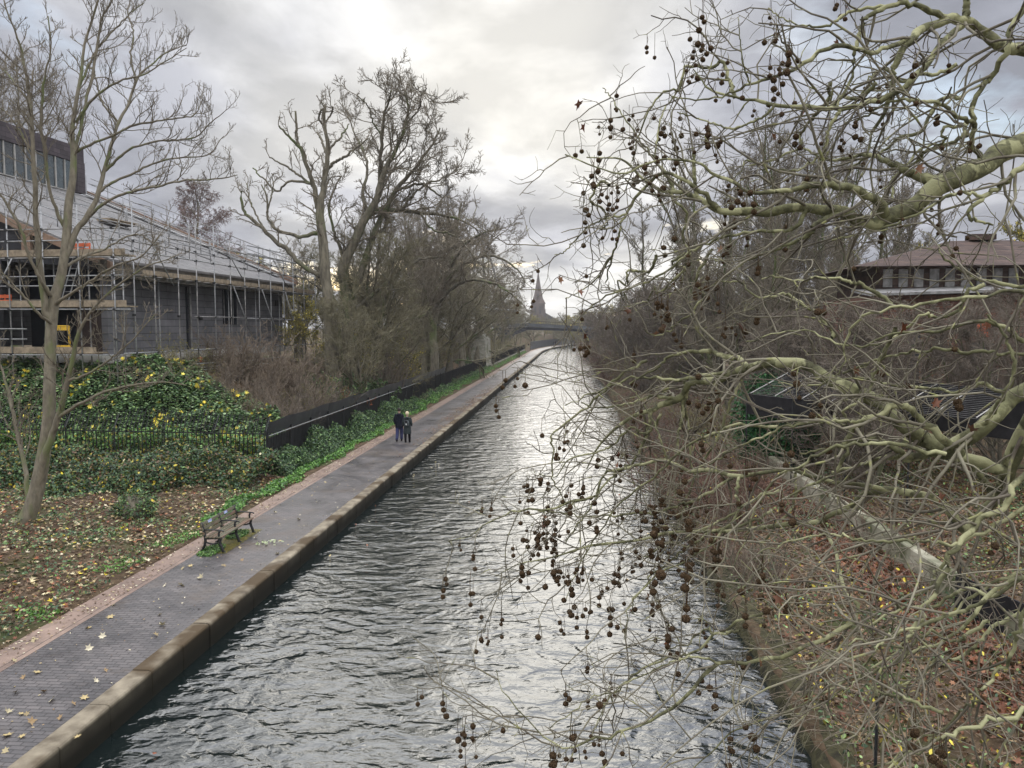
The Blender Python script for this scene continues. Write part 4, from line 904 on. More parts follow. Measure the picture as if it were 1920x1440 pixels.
# fallen leaves on the path: individuals
specs = [(146, 1383), (40, 1340), (15, 1337), (98, 1314), (138, 1322), (50, 1341), (14, 1380), (42, 1382), (70, 1262), (44, 1272), (82, 1298), (167, 1218), (198, 1259), (207, 1158), (163, 1179), (168, 1178), (192, 1195), (304, 1174), (300, 1154), (292, 1192), (339, 1098), (343, 1100), (309, 1099), (454, 1051), (213, 1135), (342, 1067), (376, 1085), (357, 1062), (240, 1108), (158, 1310), (10, 1410), (113, 1348), (59, 1356), (30, 1300), (180, 1278), (450, 1028), (525, 1015), (560, 975), (520, 1040), (610, 905), (585, 930), (480, 1010), (28, 1240), (62, 1203), (88, 1150), (247, 1060), (515, 962), (640, 880), (505, 948), (420, 1062)]
lm = []
for i in range(6):
    r2 = np.random.default_rng(100+i); me_ = leaves(np.zeros((1, 3)), r2, .13, [PALES[i % 5]*.65] if i < 5 else [BROWNS[4]], STAR, 1.6, .22, smin=1).mesh('fallen_leaf', M['leaf']); lm.append(me_)
for i, (px, py) in enumerate(specs):
    p = onpath(px, py); o = link('fallen_leaf', lm[int(rng.integers(0, 6))], None, (p[0], p[1], .022)); o.rotation_euler = (0, 0, rng.uniform(0, 6.28)); s = rng.uniform(.6, 1.25); o.scale = (s, s, s)
    tag(o, 'dry curled maple leaf lying on the damp brick towpath', 'leaf', 'fallen leaves on the towpath')
sp = onpath(502, 1020); g = Geo(); r2 = np.random.default_rng(8); g.tube([sp+[-.75, -.25, .02], sp+[-.3, -.08, .03], sp+[0, 0, .04]], .007, 4); ro = tag(empty('fallen_twig', (sp[0], sp[1], 0)), 'fallen twig with a tuft of pale green leaves on the paving by the bench', 'twig'); put(g.obj('stem', M['twig_tan']), ro, ro.location)
put(leaves(sp+r2.normal(size=(26, 3))*[.16, .12, .02]+[0, 0, .06], r2, .10, [hexc('a9b58a'), hexc('c2c9a8')], OVAL, .4).obj('foliage', M['leaf']), ro, ro.location)
# muddy leaf drifts on the far path, along the kerb
P = pts_ground(16000, -9.3, -7.75, 36, 95); P[:, 2] = .03+rng.random(len(P))*.012; k = rng.random(len(P)) < np.clip((P[:, 0]+9.1)/1.0, 0, 1)*np.exp(-((P[:, 1]-64)/17)**2)*patchy(.55, -.2, 3)(P[:, 0]*2, P[:, 1])*1.5; stuff(leaves(P[k], rng, .10, BROWNS+RUSTS[:1], OVAL, 1.2), 'leaf_drift', 'brown trodden leaves drifted across the path towards the kerb')
P = pts_ground(2600, -11.3, -10.5, 8, 60); P[:, 2] = .018; stuff(leaves(P, rng, .06, BROWNS+PALES[:3], OVAL, 1.4), 'leaf_scraps', 'small leaf scraps on the pink stone edging')
P = pts_ground(500, -10.4, -8, 8, 40); P[:, 2] = .012; stuff(leaves(P, rng, .045, PALES+BROWNS, OVAL, 1.6), 'leaf_crumbs', 'tiny leaf crumbs on the brick paving')
# floating leaves
P = pts_ground(160, -7.5, 3.5, 7, 40); P[:, 2] = -.482; P = P[(rng.random(len(P)) < np.where(P[:, 0] < -6.6, .7, np.where(P[:, 0] > 1.5, .8, .08)))]; stuff(leaves(P, rng, .10, PALES+RUSTS, OVAL, 3), 'floating_leaves', 'few leaves floating on the canal near its edges')
# ---------------------------------------------------------------- traced trees
def traced(limbs, rng, n=24, rough=0.0, ws=1.0):
    Ps, Rs = [], []
    for l in limbs:
        P, R = limb(l, n, 0, rng, ws); R = R*(np.array(l)[0, 3]*0+WS); P[1:-1] += rng.normal(size=(n-2, 3))*min(rough, plen(P[None])[0]/n*.2) if rough else 0; Ps.append(P); Rs.append(R)
    return np.array(Ps), np.array(Rs)
def plen(P): return np.linalg.norm(np.diff(P, axis=1), axis=2).sum(1)
def sp_limbs(rng, P, R, per_m, t0, ang, ln, rr, rmin, rmax, bias=None, jit=.3):
    """children of traced limbs: count follows each limb's length"""
    out = []
    for i, L_ in enumerate(plen(P)):
        m = max(2, int(L_*per_m)); a = spawn(rng, P[i:i+1], R[i:i+1], m, t0, 1, ang, ln, np.array([1.0]), rr, bias=bias, taperlen=.35, rmin=rmin); out.append(a)
    r = [np.concatenate(x) for x in zip(*out)]; r[3] = np.clip(r[3], rmin, rmax); return r

WS = .78
# --- foreground plane tree, rooted on the far bank beside the camera
rng = np.random.default_rng(77)
PL = [
 # upper thick limb
 [(2330, 150, 5.0, 85), (2080, 215, 5.0, 66), (1920, 268, 4.8, 54), (1838, 311, 4.7, 50), (1767, 345, 4.6, 46), (1719, 378, 4.6, 42), (1661, 412, 4.6, 36), (1623, 417, 4.6, 30), (1575, 398, 4.6, 27), (1517, 390, 4.6, 24), (1431, 393, 4.7, 22), (1350, 395, 4.8, 16), (1307, 369, 4.9, 13), (1268, 359, 5.0, 10), (1215, 345, 5.2, 7), (1170, 300, 5.3, 5), (1100, 295, 5.4, 3)],
 [(1767, 345, 4.6, 34), (1709, 326, 4.7, 20), (1671, 307, 4.8, 14), (1620, 290, 5.0, 9), (1560, 300, 5.1, 7), (1500, 275, 5.2, 5)],
 [(1661, 412, 4.6, 30), (1647, 378, 4.5, 22), (1599, 355, 4.4, 19), (1546, 347, 4.3, 16), (1479, 354, 4.3, 12), (1420, 362, 4.3, 9), (1360, 335, 4.4, 8), (1300, 305, 4.5, 6), (1240, 300, 4.6, 5), (1150, 325, 4.8, 4), (1060, 290, 5.0, 3)],
 [(1350, 395, 4.8, 14), (1290, 340, 4.8, 9), (1230, 330, 4.9, 8), (1172, 402, 5.0, 7), (1160, 440, 5.0, 6), (1149, 479, 5.1, 5), (1135, 530, 5.2, 3)],
 [(1307, 369, 4.9, 10), (1302, 330, 4.9, 9), (1301, 300, 4.9, 8), (1300, 287, 4.9, 7)],
 [(1575, 398, 4.6, 16), (1530, 420, 4.5, 12), (1515, 440, 4.5, 10), (1450, 470, 4.6, 7), (1400, 490, 4.8, 5), (1330, 540, 5.0, 4)],
 [(1517, 390, 4.6, 14), (1480, 430, 4.6, 9), (1380, 440, 4.8, 7), (1300, 470, 5.0, 6), (1230, 520, 5.1, 5), (1130, 560, 5.3, 4), (1080, 600, 5.4, 3)],
 [(1172, 402, 5.0, 6), (1110, 420, 5.1, 4), (1060, 470, 5.3, 3), (1040, 478, 5.4, 2)],
 [(1149, 479, 5.1, 5), (1120, 520, 5.2, 4), (1090, 545, 5.3, 3), (1060, 560, 5.4, 2)],
 [(1268, 359, 5.0, 8), (1228, 300, 5.1, 6), (1190, 250, 5.2, 4), (1150, 190, 5.4, 3), (1130, 165, 5.5, 2)],
 [(1228, 300, 5.1, 5), (1240, 220, 5.2, 4), (1270, 170, 5.3, 3), (1280, 140, 5.4, 2)],
 # top arch
 [(2330, 60, 4.8, 60), (2050, 95, 4.8, 34), (1920, 93, 4.8, 30), (1886, 89, 4.8, 28), (1843, 62, 4.8, 24), (1810, 38, 4.7, 22), (1776, 38, 4.7, 22), (1738, 53, 4.7, 20), (1709, 72, 4.6, 18), (1690, 96, 4.6, 16), (1675, 130, 4.6, 14), (1675, 158, 4.6, 12), (1663, 201, 4.6, 11), (1640, 240, 4.6, 7), (1625, 290, 4.6, 5)],
 [(1810, 38, 4.7, 18), (1812, 15, 4.7, 16), (1808, -40, 4.7, 13), (1790, -110, 4.7, 8)],
 [(1805, 48, 4.7, 16), (1766, 80, 4.6, 14), (1733, 125, 4.6, 14), (1700, 160, 4.5, 14), (1670, 180, 4.5, 14), (1632, 192, 4.5, 13), (1575, 204, 4.5, 12), (1517, 204, 4.5, 11), (1455, 196, 4.5, 9), (1398, 187, 4.6, 7), (1335, 168, 4.7, 5), (1300, 130, 4.8, 3)],
 [(1776, 33, 4.7, 15), (1719, 10, 4.6, 13), (1671, 10, 4.6, 12), (1623, 34, 4.6, 11), (1613, 62, 4.6, 11), (1603, 100, 4.6, 9), (1595, 150, 4.6, 7), (1570, 200, 4.6, 5)],
 [(1709, 72, 4.6, 13), (1660, 90, 4.5, 11), (1620, 98, 4.5, 11), (1565, 86, 4.4, 11), (1503, 120, 4.4, 10), (1455, 144, 4.4, 8), (1407, 158, 4.5, 7), (1364, 177, 4.6, 5), (1307, 187, 4.7, 4), (1260, 180, 4.8, 3)],
 [(1407, 158, 4.5, 5), (1394, 120, 4.4, 4), (1388, 80, 4.4, 3), (1384, 32, 4.4, 2)],
 [(1455, 196, 4.5, 7), (1420, 225, 4.5, 6), (1370, 240, 4.6, 5), (1320, 225, 4.7, 4), (1270, 210, 4.8, 3)],
 [(2100, -60, 4.4, 24), (1960, -30, 4.4, 16), (1901, 48, 4.4, 14), (1886, 96, 4.4, 13), (1858, 144, 4.5, 13), (1824, 192, 4.5, 12), (1827, 230, 4.5, 12), (1822, 268, 4.6, 11), (1838, 295, 4.7, 14)],
 [(1827, 230, 4.5, 11), (1790, 216, 4.4, 10), (1767, 196, 4.4, 9), (1715, 188, 4.4, 8), (1670, 190, 4.5, 6), (1600, 230, 4.6, 5)],
 [(1671, 10, 4.6, 9), (1600, 20, 4.7, 8), (1540, 50, 4.7, 6), (1480, 40, 4.8, 4), (1440, 15, 4.8, 3)],
 [(1575, 204, 4.5, 9), (1555, 240, 4.5, 8), (1540, 290, 4.6, 6), (1480, 320, 4.7, 5), (1400, 300, 4.8, 4)],
 [(2200, 200, 4.2, 30), (1990, 270, 4.2, 16), (1920, 311, 4.2, 14), (1886, 340, 4.2, 13), (1843, 369, 4.2, 11), (1815, 395, 4.2, 9), (1834, 415, 4.2, 7), (1862, 422, 4.2, 4)],
 [(1843, 369, 4.2, 9), (1790, 362, 4.2, 7), (1720, 400, 4.3, 6), (1650, 430, 4.4, 5), (1560, 450, 4.6, 4)],
 # big middle arch
 [(2300, 640, 3.6, 110), (2080, 680, 3.6, 60), (1920, 733, 3.6, 40), (1886, 757, 3.6, 38), (1841, 799, 3.6, 36), (1799, 834, 3.7, 38), (1768, 840, 3.7, 40), (1733, 826, 3.8, 38), (1702, 803, 3.8, 36), (1671, 775, 3.9, 34), (1636, 751, 4.0, 33), (1594, 730, 4.0, 32), (1556, 712, 4.1, 30), (1528, 692, 4.2, 27), (1490, 681, 4.3, 25), (1445, 679, 4.4, 23), (1410, 688, 4.5, 24), (1378, 703, 4.6, 21), (1347, 709, 4.7, 18), (1316, 713, 4.8, 17), (1294, 721, 4.8, 17), (1281, 737, 4.9, 18), (1269, 750, 4.9, 17), (1237, 759, 5.0, 13), (1219, 769, 5.0, 12), (1191, 781, 5.1, 9), (1169, 794, 5.1, 8), (1130, 830, 5.2, 5), (1100, 880, 5.3, 3)],
 [(1403, 691, 4.5, 15), (1385, 672, 4.6, 13), (1362, 668, 4.6, 12), (1331, 659, 4.7, 11), (1300, 659, 4.8, 9), (1275, 662, 4.8, 8), (1250, 672, 4.9, 7), (1235, 688, 4.9, 5), (1180, 720, 5.0, 4)],
 [(1368, 668, 4.6, 8), (1371, 685, 4.6, 7), (1368, 697, 4.6, 9), (1316, 706, 4.7, 9), (1269, 712, 4.8, 8), (1222, 708, 4.9, 6), (1184, 708, 5.0, 5), (1120, 735, 5.1, 4), (1060, 760, 5.2, 2)],
 [(1281, 744, 4.9, 12), (1280, 781, 4.9, 9), (1276, 800, 4.9, 8), (1272, 812, 4.9, 7), (1270, 850, 4.9, 5)],
 [(1269, 750, 4.9, 9), (1225, 742, 5.0, 7), (1180, 756, 5.0, 5), (1120, 765, 5.1, 4), (1090, 755, 5.1, 3)],
 [(1219, 769, 5.0, 9), (1215, 810, 5.0, 7), (1190, 860, 5.0, 6), (1140, 900, 5.1, 5), (1100, 960, 5.1, 4), (1060, 1020, 5.2, 3)],
 # second arch below
 [(1799, 850, 3.7, 28), (1764, 818, 3.6, 19), (1733, 792, 3.6, 17), (1705, 768, 3.6, 16), (1678, 761, 3.6, 15), (1657, 771, 3.6, 14), (1626, 790, 3.6, 16), (1598, 803, 3.6, 15), (1587, 834, 3.6, 12), (1580, 862, 3.6, 9), (1540, 900, 3.7, 7), (1480, 930, 3.8, 5)],
 [(1884, 883, 3.8, 30), (1803, 856, 3.8, 24), (1747, 851, 3.8, 20), (1702, 858, 3.8, 20), (1674, 855, 3.8, 12), (1620, 870, 3.8, 8), (1560, 885, 3.9, 6)],
 [(1702, 858, 3.8, 16), (1688, 848, 3.7, 15), (1664, 834, 3.7, 14), (1636, 823, 3.7, 13), (1601, 827, 3.7, 10), (1560, 840, 3.8, 6), (1500, 850, 3.9, 4)],
 [(1626, 790, 3.6, 8), (1560, 790, 3.6, 7), (1480, 800, 3.7, 6), (1400, 830, 3.8, 5), (1330, 870, 4.0, 4)],
 # crotch low right
 [(2380, 700, 3.4, 150), (2100, 720, 3.5, 70), (1960, 760, 3.6, 46), (1915, 820, 3.7, 42), (1895, 870, 3.8, 38), (1884, 900, 3.9, 30), (1871, 932, 4.0, 26), (1843, 962, 4.0, 25), (1814, 993, 4.0, 26), (1781, 963, 4.0, 20), (1752, 938, 4.0, 19), (1711, 922, 4.0, 18), (1666, 920, 4.0, 17), (1630, 924, 4.1, 16), (1584, 952, 4.2, 14), (1543, 977, 4.3, 13), (1490, 985, 4.4, 12), (1420, 990, 4.5, 10), (1360, 995, 4.6, 9), (1302, 997, 4.6, 9), (1250, 1003, 4.7, 8), (1205, 1012, 4.7, 7), (1160, 1016, 4.8, 6), (1126, 1022, 4.8, 6), (1085, 1031, 4.9, 5), (1044, 1044, 4.9, 4), (990, 1050, 5.0, 3), (930, 1080, 5.0, 2)],
 [(1871, 920, 4.0, 18), (1863, 924, 4.0, 18), (1834, 887, 4.0, 15), (1818, 868, 4.0, 12), (1780, 860, 4.0, 8)],
 [(1666, 920, 4.0, 12), (1600, 905, 3.9, 10), (1540, 900, 3.9, 9), (1490, 880, 3.9, 8), (1394, 891, 4.2, 10), (1356, 887, 4.3, 11), (1316, 881, 4.4, 11), (1281, 878, 4.5, 10), (1253, 867, 4.6, 9), (1228, 864, 4.6, 8), (1200, 872, 4.7, 7), (1169, 880, 4.8, 7), (1128, 887, 4.9, 6), (1111, 934, 4.9, 6), (1062, 945, 5.0, 6), (1010, 958, 5.0, 5), (969, 958, 5.1, 5), (942, 967, 5.1, 4), (905, 986, 5.2, 3), (875, 1009, 5.2, 2), (840, 1015, 5.3, 2)],
 [(1394, 891, 4.2, 8), (1380, 920, 4.1, 8), (1385, 960, 4.0, 7), (1340, 1010, 4.0, 6), (1290, 1050, 4.1, 5), (1230, 1080, 4.2, 4), (1180, 1140, 4.2, 3), (1170, 1200, 4.2, 2)],
 [(1253, 867, 4.6, 6), (1240, 830, 4.6, 5), (1225, 790, 4.7, 4), (1195, 740, 4.8, 3), (1150, 715, 4.9, 2)],
 # near, low right
 [(2360, 640, 3.0, 60), (2060, 760, 2.9, 26), (1920, 891, 2.8, 15), (1888, 940, 2.8, 14), (1834, 981, 2.8, 13), (1793, 1026, 2.7, 12), (1765, 1080, 2.7, 11), (1740, 1129, 2.7, 10), (1720, 1170, 2.7, 9), (1703, 1198, 2.7, 8), (1687, 1260, 2.7, 6), (1679, 1321, 2.7, 5), (1654, 1403, 2.7, 4), (1645, 1480, 2.7, 3)],
 [(1793, 1018, 2.7, 8), (1728, 1016, 2.7, 8), (1666, 1014, 2.8, 7), (1600, 1010, 2.9, 6), (1564, 1002, 3.0, 5), (1500, 1010, 3.1, 4), (1420, 1040, 3.2, 3)],
 [(2250, 1150, 2.6, 30), (2050, 1290, 2.5, 16), (1920, 1334, 2.5, 12), (1851, 1354, 2.5, 11), (1810, 1366, 2.5, 10), (1769, 1379, 2.5, 9), (1728, 1403, 2.5, 7), (1662, 1440, 2.5, 5), (1600, 1500, 2.5, 3)],
 [(1543, 977, 4.3, 9), (1564, 1030, 4.0, 9), (1584, 1104, 3.8, 10), (1613, 1150, 3.7, 11), (1564, 1190, 3.7, 12), (1502, 1219, 3.7, 11), (1461, 1233, 3.7, 11), (1400, 1240, 3.7, 10), (1351, 1245, 3.7, 10), (1325, 1264, 3.7, 10), (1287, 1305, 3.7, 9), (1250, 1335, 3.8, 8), (1212, 1357, 3.8, 7), (1175, 1365, 3.8, 7), (1137, 1380, 3.8, 6), (1100, 1391, 3.8, 6), (1062, 1402, 3.8, 5), (1025, 1387, 3.9, 4), (995, 1357, 3.9, 3), (965, 1324, 3.9, 3), (942, 1294, 4.0, 2), (931, 1256, 4.0, 2)],
 [(1351, 1245, 3.7, 7), (1300, 1230, 3.7, 5), (1240, 1250, 3.7, 4), (1150, 1300, 3.8, 3), (1110, 1380, 3.8, 2)],
 [(2300, 900, 3.2, 60), (2050, 1000, 3.1, 26), (1930, 1080, 3.0, 13), (1860, 1110, 3.0, 10), (1790, 1190, 3.0, 8), (1700, 1230, 3.1, 7), (1600, 1270, 3.2, 6), (1480, 1330, 3.3, 5), (1380, 1370, 3.4, 4), (1300, 1440, 3.5, 3)],
 [(2200, 560, 3.4, 30), (1980, 560, 3.3, 16), (1900, 545, 3.3, 9), (1800, 560, 3.3, 8), (1700, 572, 3.4, 7), (1615, 595, 3.5, 6), (1585, 640, 3.6, 5), (1575, 690, 3.6, 4), (1520, 740, 3.7, 3)],
 [(1920, 640, 3.4, 12), (1850, 600, 3.4, 9), (1760, 620, 3.5, 8), (1680, 625, 3.6, 6), (1600, 650, 3.7, 5), (1500, 620, 3.9, 4), (1400, 640, 4.1, 3)],
 [(2100, 640, 3.4, 40), (1920, 662, 3.4, 9), (1820, 660, 3.5, 8), (1700, 660, 3.7, 6), (1580, 700, 3.9, 5)],
 [(1841, 799, 3.6, 12), (1870, 760, 3.4, 10), (1900, 700, 3.3, 9), (1890, 640, 3.3, 7), (1850, 590, 3.3, 5)],
 [(1460, 800, 4.0, 8), (1380, 800, 4.2, 7), (1300, 830, 4.4, 6), (1220, 900, 4.6, 5), (1150, 960, 4.8, 4), (1090, 1050, 4.8, 3), (1060, 1130, 4.8, 2)],
]
def sweep(n, x0, x1, y0, y1, dx, dy, d, w):
    for _ in range(n):
        x, y = rng.uniform(*x0), rng.uniform(*y0); ex_, ey2 = x+rng.uniform(*dx), y+rng.uniform(*dy); dd_ = rng.uniform(*d); l = []
        bx_, by_ = rng.normal()*45, rng.normal()*40
        for k in range(9):
            t = k/8; l.append((x+(ex_-x)*t+bx_*math.sin(t*3.1)+rng.normal()*9*(k > 0), y+(ey2-y)*t+by_*math.sin(t*3.1)+rng.normal()*9*(k > 0), dd_+.5*t*rng.uniform(.5, 1), w*(1-.75*t)+.5))
        PL.append(l)
sweep(6, (1600, 2000), 0, (820, 1300), 0, (-520, -180), (60, 420), (2.5, 4.2), 10)
sweep(3, (1750, 2000), 0, (1050, 1400), 0, (-420, -120), (-80, 260), (2.2, 3.0), 9)
sweep(6, (1500, 2000), 0, (480, 760), 0, (-480, -150), (-120, 220), (3.2, 5), 10)
sweep(7, (1350, 1900), 0, (-40, 260), 0, (-380, -60), (20, 220), (4.2, 6), 10)
sweep(6, (1250, 1520), 0, (880, 1250), 0, (-420, -150), (40, 260), (4, 5.2), 7)
sweep(4, (1150, 1420), 0, (650, 900), 0, (-260, -60), (90, 330), (4.4, 5.4), 7)
sweep(5, (1100, 1400), 0, (330, 520), 0, (-200, 20), (60, 260), (4.8, 5.6), 7)
TR = np.array([5.9, 4.6])   # trunk position in camera-aligned (right, forward) metres
tb = np.array([TR[0]*math.cos(YAW)-TR[1]*math.sin(YAW), TR[0]*math.sin(YAW)+TR[1]*math.cos(YAW)]); tb3 = np.array([tb[0], tb[1], tz(tb[0], tb[1])])
root = tag(empty('plane_tree', tb3), 'large plane tree leaning over the canal with mottled green limbs and hanging seed balls', 'tree'); prl = Vector(root.location)
def pp(g, name, mat, sm=True, par=None): o = g.obj(name, mat, smooth=sm); put(o, par or root, prl); return o
tp = catmull(np.array([tb3-[0, 0, .2], tb3+[0, 0, 2], tb3+[-.25, 0, 4.6], tb3+[-.1, .1, 7.5], tb3+[.3, .2, 10.5], tb3+[.3, .3, 14]]), 20); tr_ = np.interp(np.linspace(0, 1, 20), [0, .1, .4, .7, 1], [.52, .42, .34, .2, .05])
pp(Geo().add(*tube_geo(tp, tr_, 16)), 'trunk', M['bark_plane'])
LP, LR = traced(PL, rng, 40, .006)
# tie the limbs that come in from outside the frame to the trunk
for i, l in enumerate(PL):
    if l[0][0] > 2000:
        s = LP[i, 0]; k = np.argmin(np.linalg.norm(tp-(s+[0, 0, -.5]), axis=1)); e = tp[k]; d_ = nrm(LP[i, 1]-s); q = catmull(np.array([e, (e+s)/2+[0, 0, .12], s-d_*.10, s+d_*.10]), 12); pp(Geo().add(*tube_geo(q, np.linspace(max(LR[i, 0]*1.25, .05), LR[i, 0]*.97, 12), 12)), 'limb', M['bark_plane'])
big = LR[:, 0] > .030
w = 1+.13*np.sin(np.arange(40)*1.1)[None]*np.cos(np.arange(40)*2.3+np.arange(len(LR))[:, None])
LR2 = LR*w
for i in np.where(big)[0]: pp(Geo().add(*tube_geo(catmull(LP[i], 90), np.interp(np.linspace(0, 39, 90), np.arange(40), LR2[i]), 12)), 'limb', M['bark_plane'])
pp(Geo().add(*tube_geo(LP[~big], LR2[~big], 8)), 'branch', M['bark_plane'])
away = -Rv*.55+np.array([0, 0, -.15])
a = sp_limbs(rng, LP, LR, 4.6, .10, (28, 75), (.3, 1.1), .6, .0046, .010, bias=away)
A_P, A_R = grow(rng, *a, 7, .36, (-.10, 0, -.22), .5)
a = spawn(rng, A_P, A_R, 5, .12, 1, (28, 70), (.3, .7), None, .6, keep=.72, bias=away*.4, rmin=.0028)
B_P, B_R = grow(rng, *a, 5, .46, (-.05, 0, -.05), .5)
a = spawn(rng, B_P, B_R, 4, .2, 1, (30, 70), (.35, .7), None, .65, keep=.36, rmin=.0018)
C_P, C_R = grow(rng, *a, 3, .4, (0, 0, .15), .6)
# nothing may grow closer to the lens than a metre and a half
def okcam(P): d = (P-CAM)@Fv; return d.min(axis=1) > 1.5
kA, kB, kC = okcam(A_P), okcam(B_P), okcam(C_P)
g = Geo(); g.add(*tube_geo(A_P[kA], A_R[kA], 5)); g.add(*tube_geo(B_P[kB], B_R[kB], 4)); g.add(*tube_geo(C_P[kC], C_R[kC], 3)); pp(g, 'crown', M['twig_plane'])
# seed balls
def spiky(r, rng):
    n = 150; i = np.arange(n)+.5; ph = np.arccos(1-2*i/n); th = math.pi*(1+5**.5)*i
    import bmesh
    bm = bmesh.new(); bmesh.ops.create_icosphere(bm, subdivisions=3, radius=1.0); V = np.array([v.co for v in bm.verts]); F = np.array([[v.index for v in f.verts] for f in bm.faces]); bm.free()
    return V, F
bV, bF = spiky(1, rng)
def ball(p, r, rng, drop):
    s = r*(1+.11*rng.normal(size=(len(bV), 1)).clip(-1, 1.4)); g = Geo(); c = p-[0, 0, drop+r*.9]; g.add(c+bV*s, bF)
    g.add(*tube_geo(np.array([p, p+[rng.normal()*.004, rng.normal()*.004, -drop*.5], c+[0, 0, r*.8]]), np.array([.0015, .0014, .0014]), 4)); return g
ends = np.concatenate([B_P[kB][:, -1], B_P[kB][:, 3], A_P[kA][:, -1]]); dd = ends-CAM; zf = dd@Fv; ex = 960+FPX*(dd@Rv)/zf; ey = 720-FPX*(dd@Uv)/zf
inn = (ex > 780) & (ex < 1960) & (ey > -40) & (ey < 1460)
wgt = inn*np.where(ex < 1500, 1.5, .5)*np.where((ey > 880) & (ex < 1350), 3.0, 1)*np.where((ey < 320), 1.9, 1)*(.15+(np.sin(ex*.021)*np.sin(ey*.026+1) > -.1)); pick = rng.choice(len(ends), 480, replace=False, p=wgt/wgt.sum())
items = []
for k in pick:
    nb_ = rng.choice([1, 1, 2, 2, 3]); r = rng.uniform(.0105, .018); drop = rng.uniform(.02, .10)
    for j in range(nb_): items.append((ends[k]+rng.normal(size=3)*.012*j, r*rng.uniform(.85, 1.1), drop+j*rng.uniform(.03, .05), r/zf[k] if ex[k] > 0 else 0))
items.sort(key=lambda t: -t[3])
for (p, r, dr_, _) in items[:100]: pp(ball(p, r, rng, dr_), 'seed_ball', M['ball'])
g = Geo()
for (p, r, dr_, _) in items[100:]: q = ball(p, r, rng, dr_); [g.add(v, []) for v in []]; 
for (p, r, dr_, _) in items[100:]:
    q = ball(p, r, rng, dr_); off = 0
    for V_, F_ in zip(q.V, q.F): g.add(V_, F_-off); off += len(V_)
o = pp(g, 'seed_ball', M['ball']); o['kind'] = 'stuff'
# dead leaves hanging
pick = rng.choice(len(ends), 46, replace=False, p=inn/inn.sum())
for k in pick:
    p = ends[k]; ax_ = nrm(rng.normal(size=3)*[.5, .5, .2]+[0, 0, -1.0]); sd = nrm(np.cross(ax_, rng.normal(size=3))); nn = np.cross(ax_, sd); s = rng.uniform(.045, .085)
    sh = STAR*[.8, 1]; c_ = rng.uniform(.3, .7); V = np.array([p+ax_*(.55+y)*s+sd*x*s*(1-c_*.4)+nn*(abs(x)**1.1*c_*1.3+.3*math.sin(y*5+k)*.3)*s for x, y in sh]+[p+ax_*.55*s]); i = np.arange(12); F = np.stack([i, (i+1) % 12, np.full(12, 12)], 1)
    pp(Geo().add(V, F, RUSTS[k % 5]*.5), 'dead_leaf', M['leaf'])

WS = .70
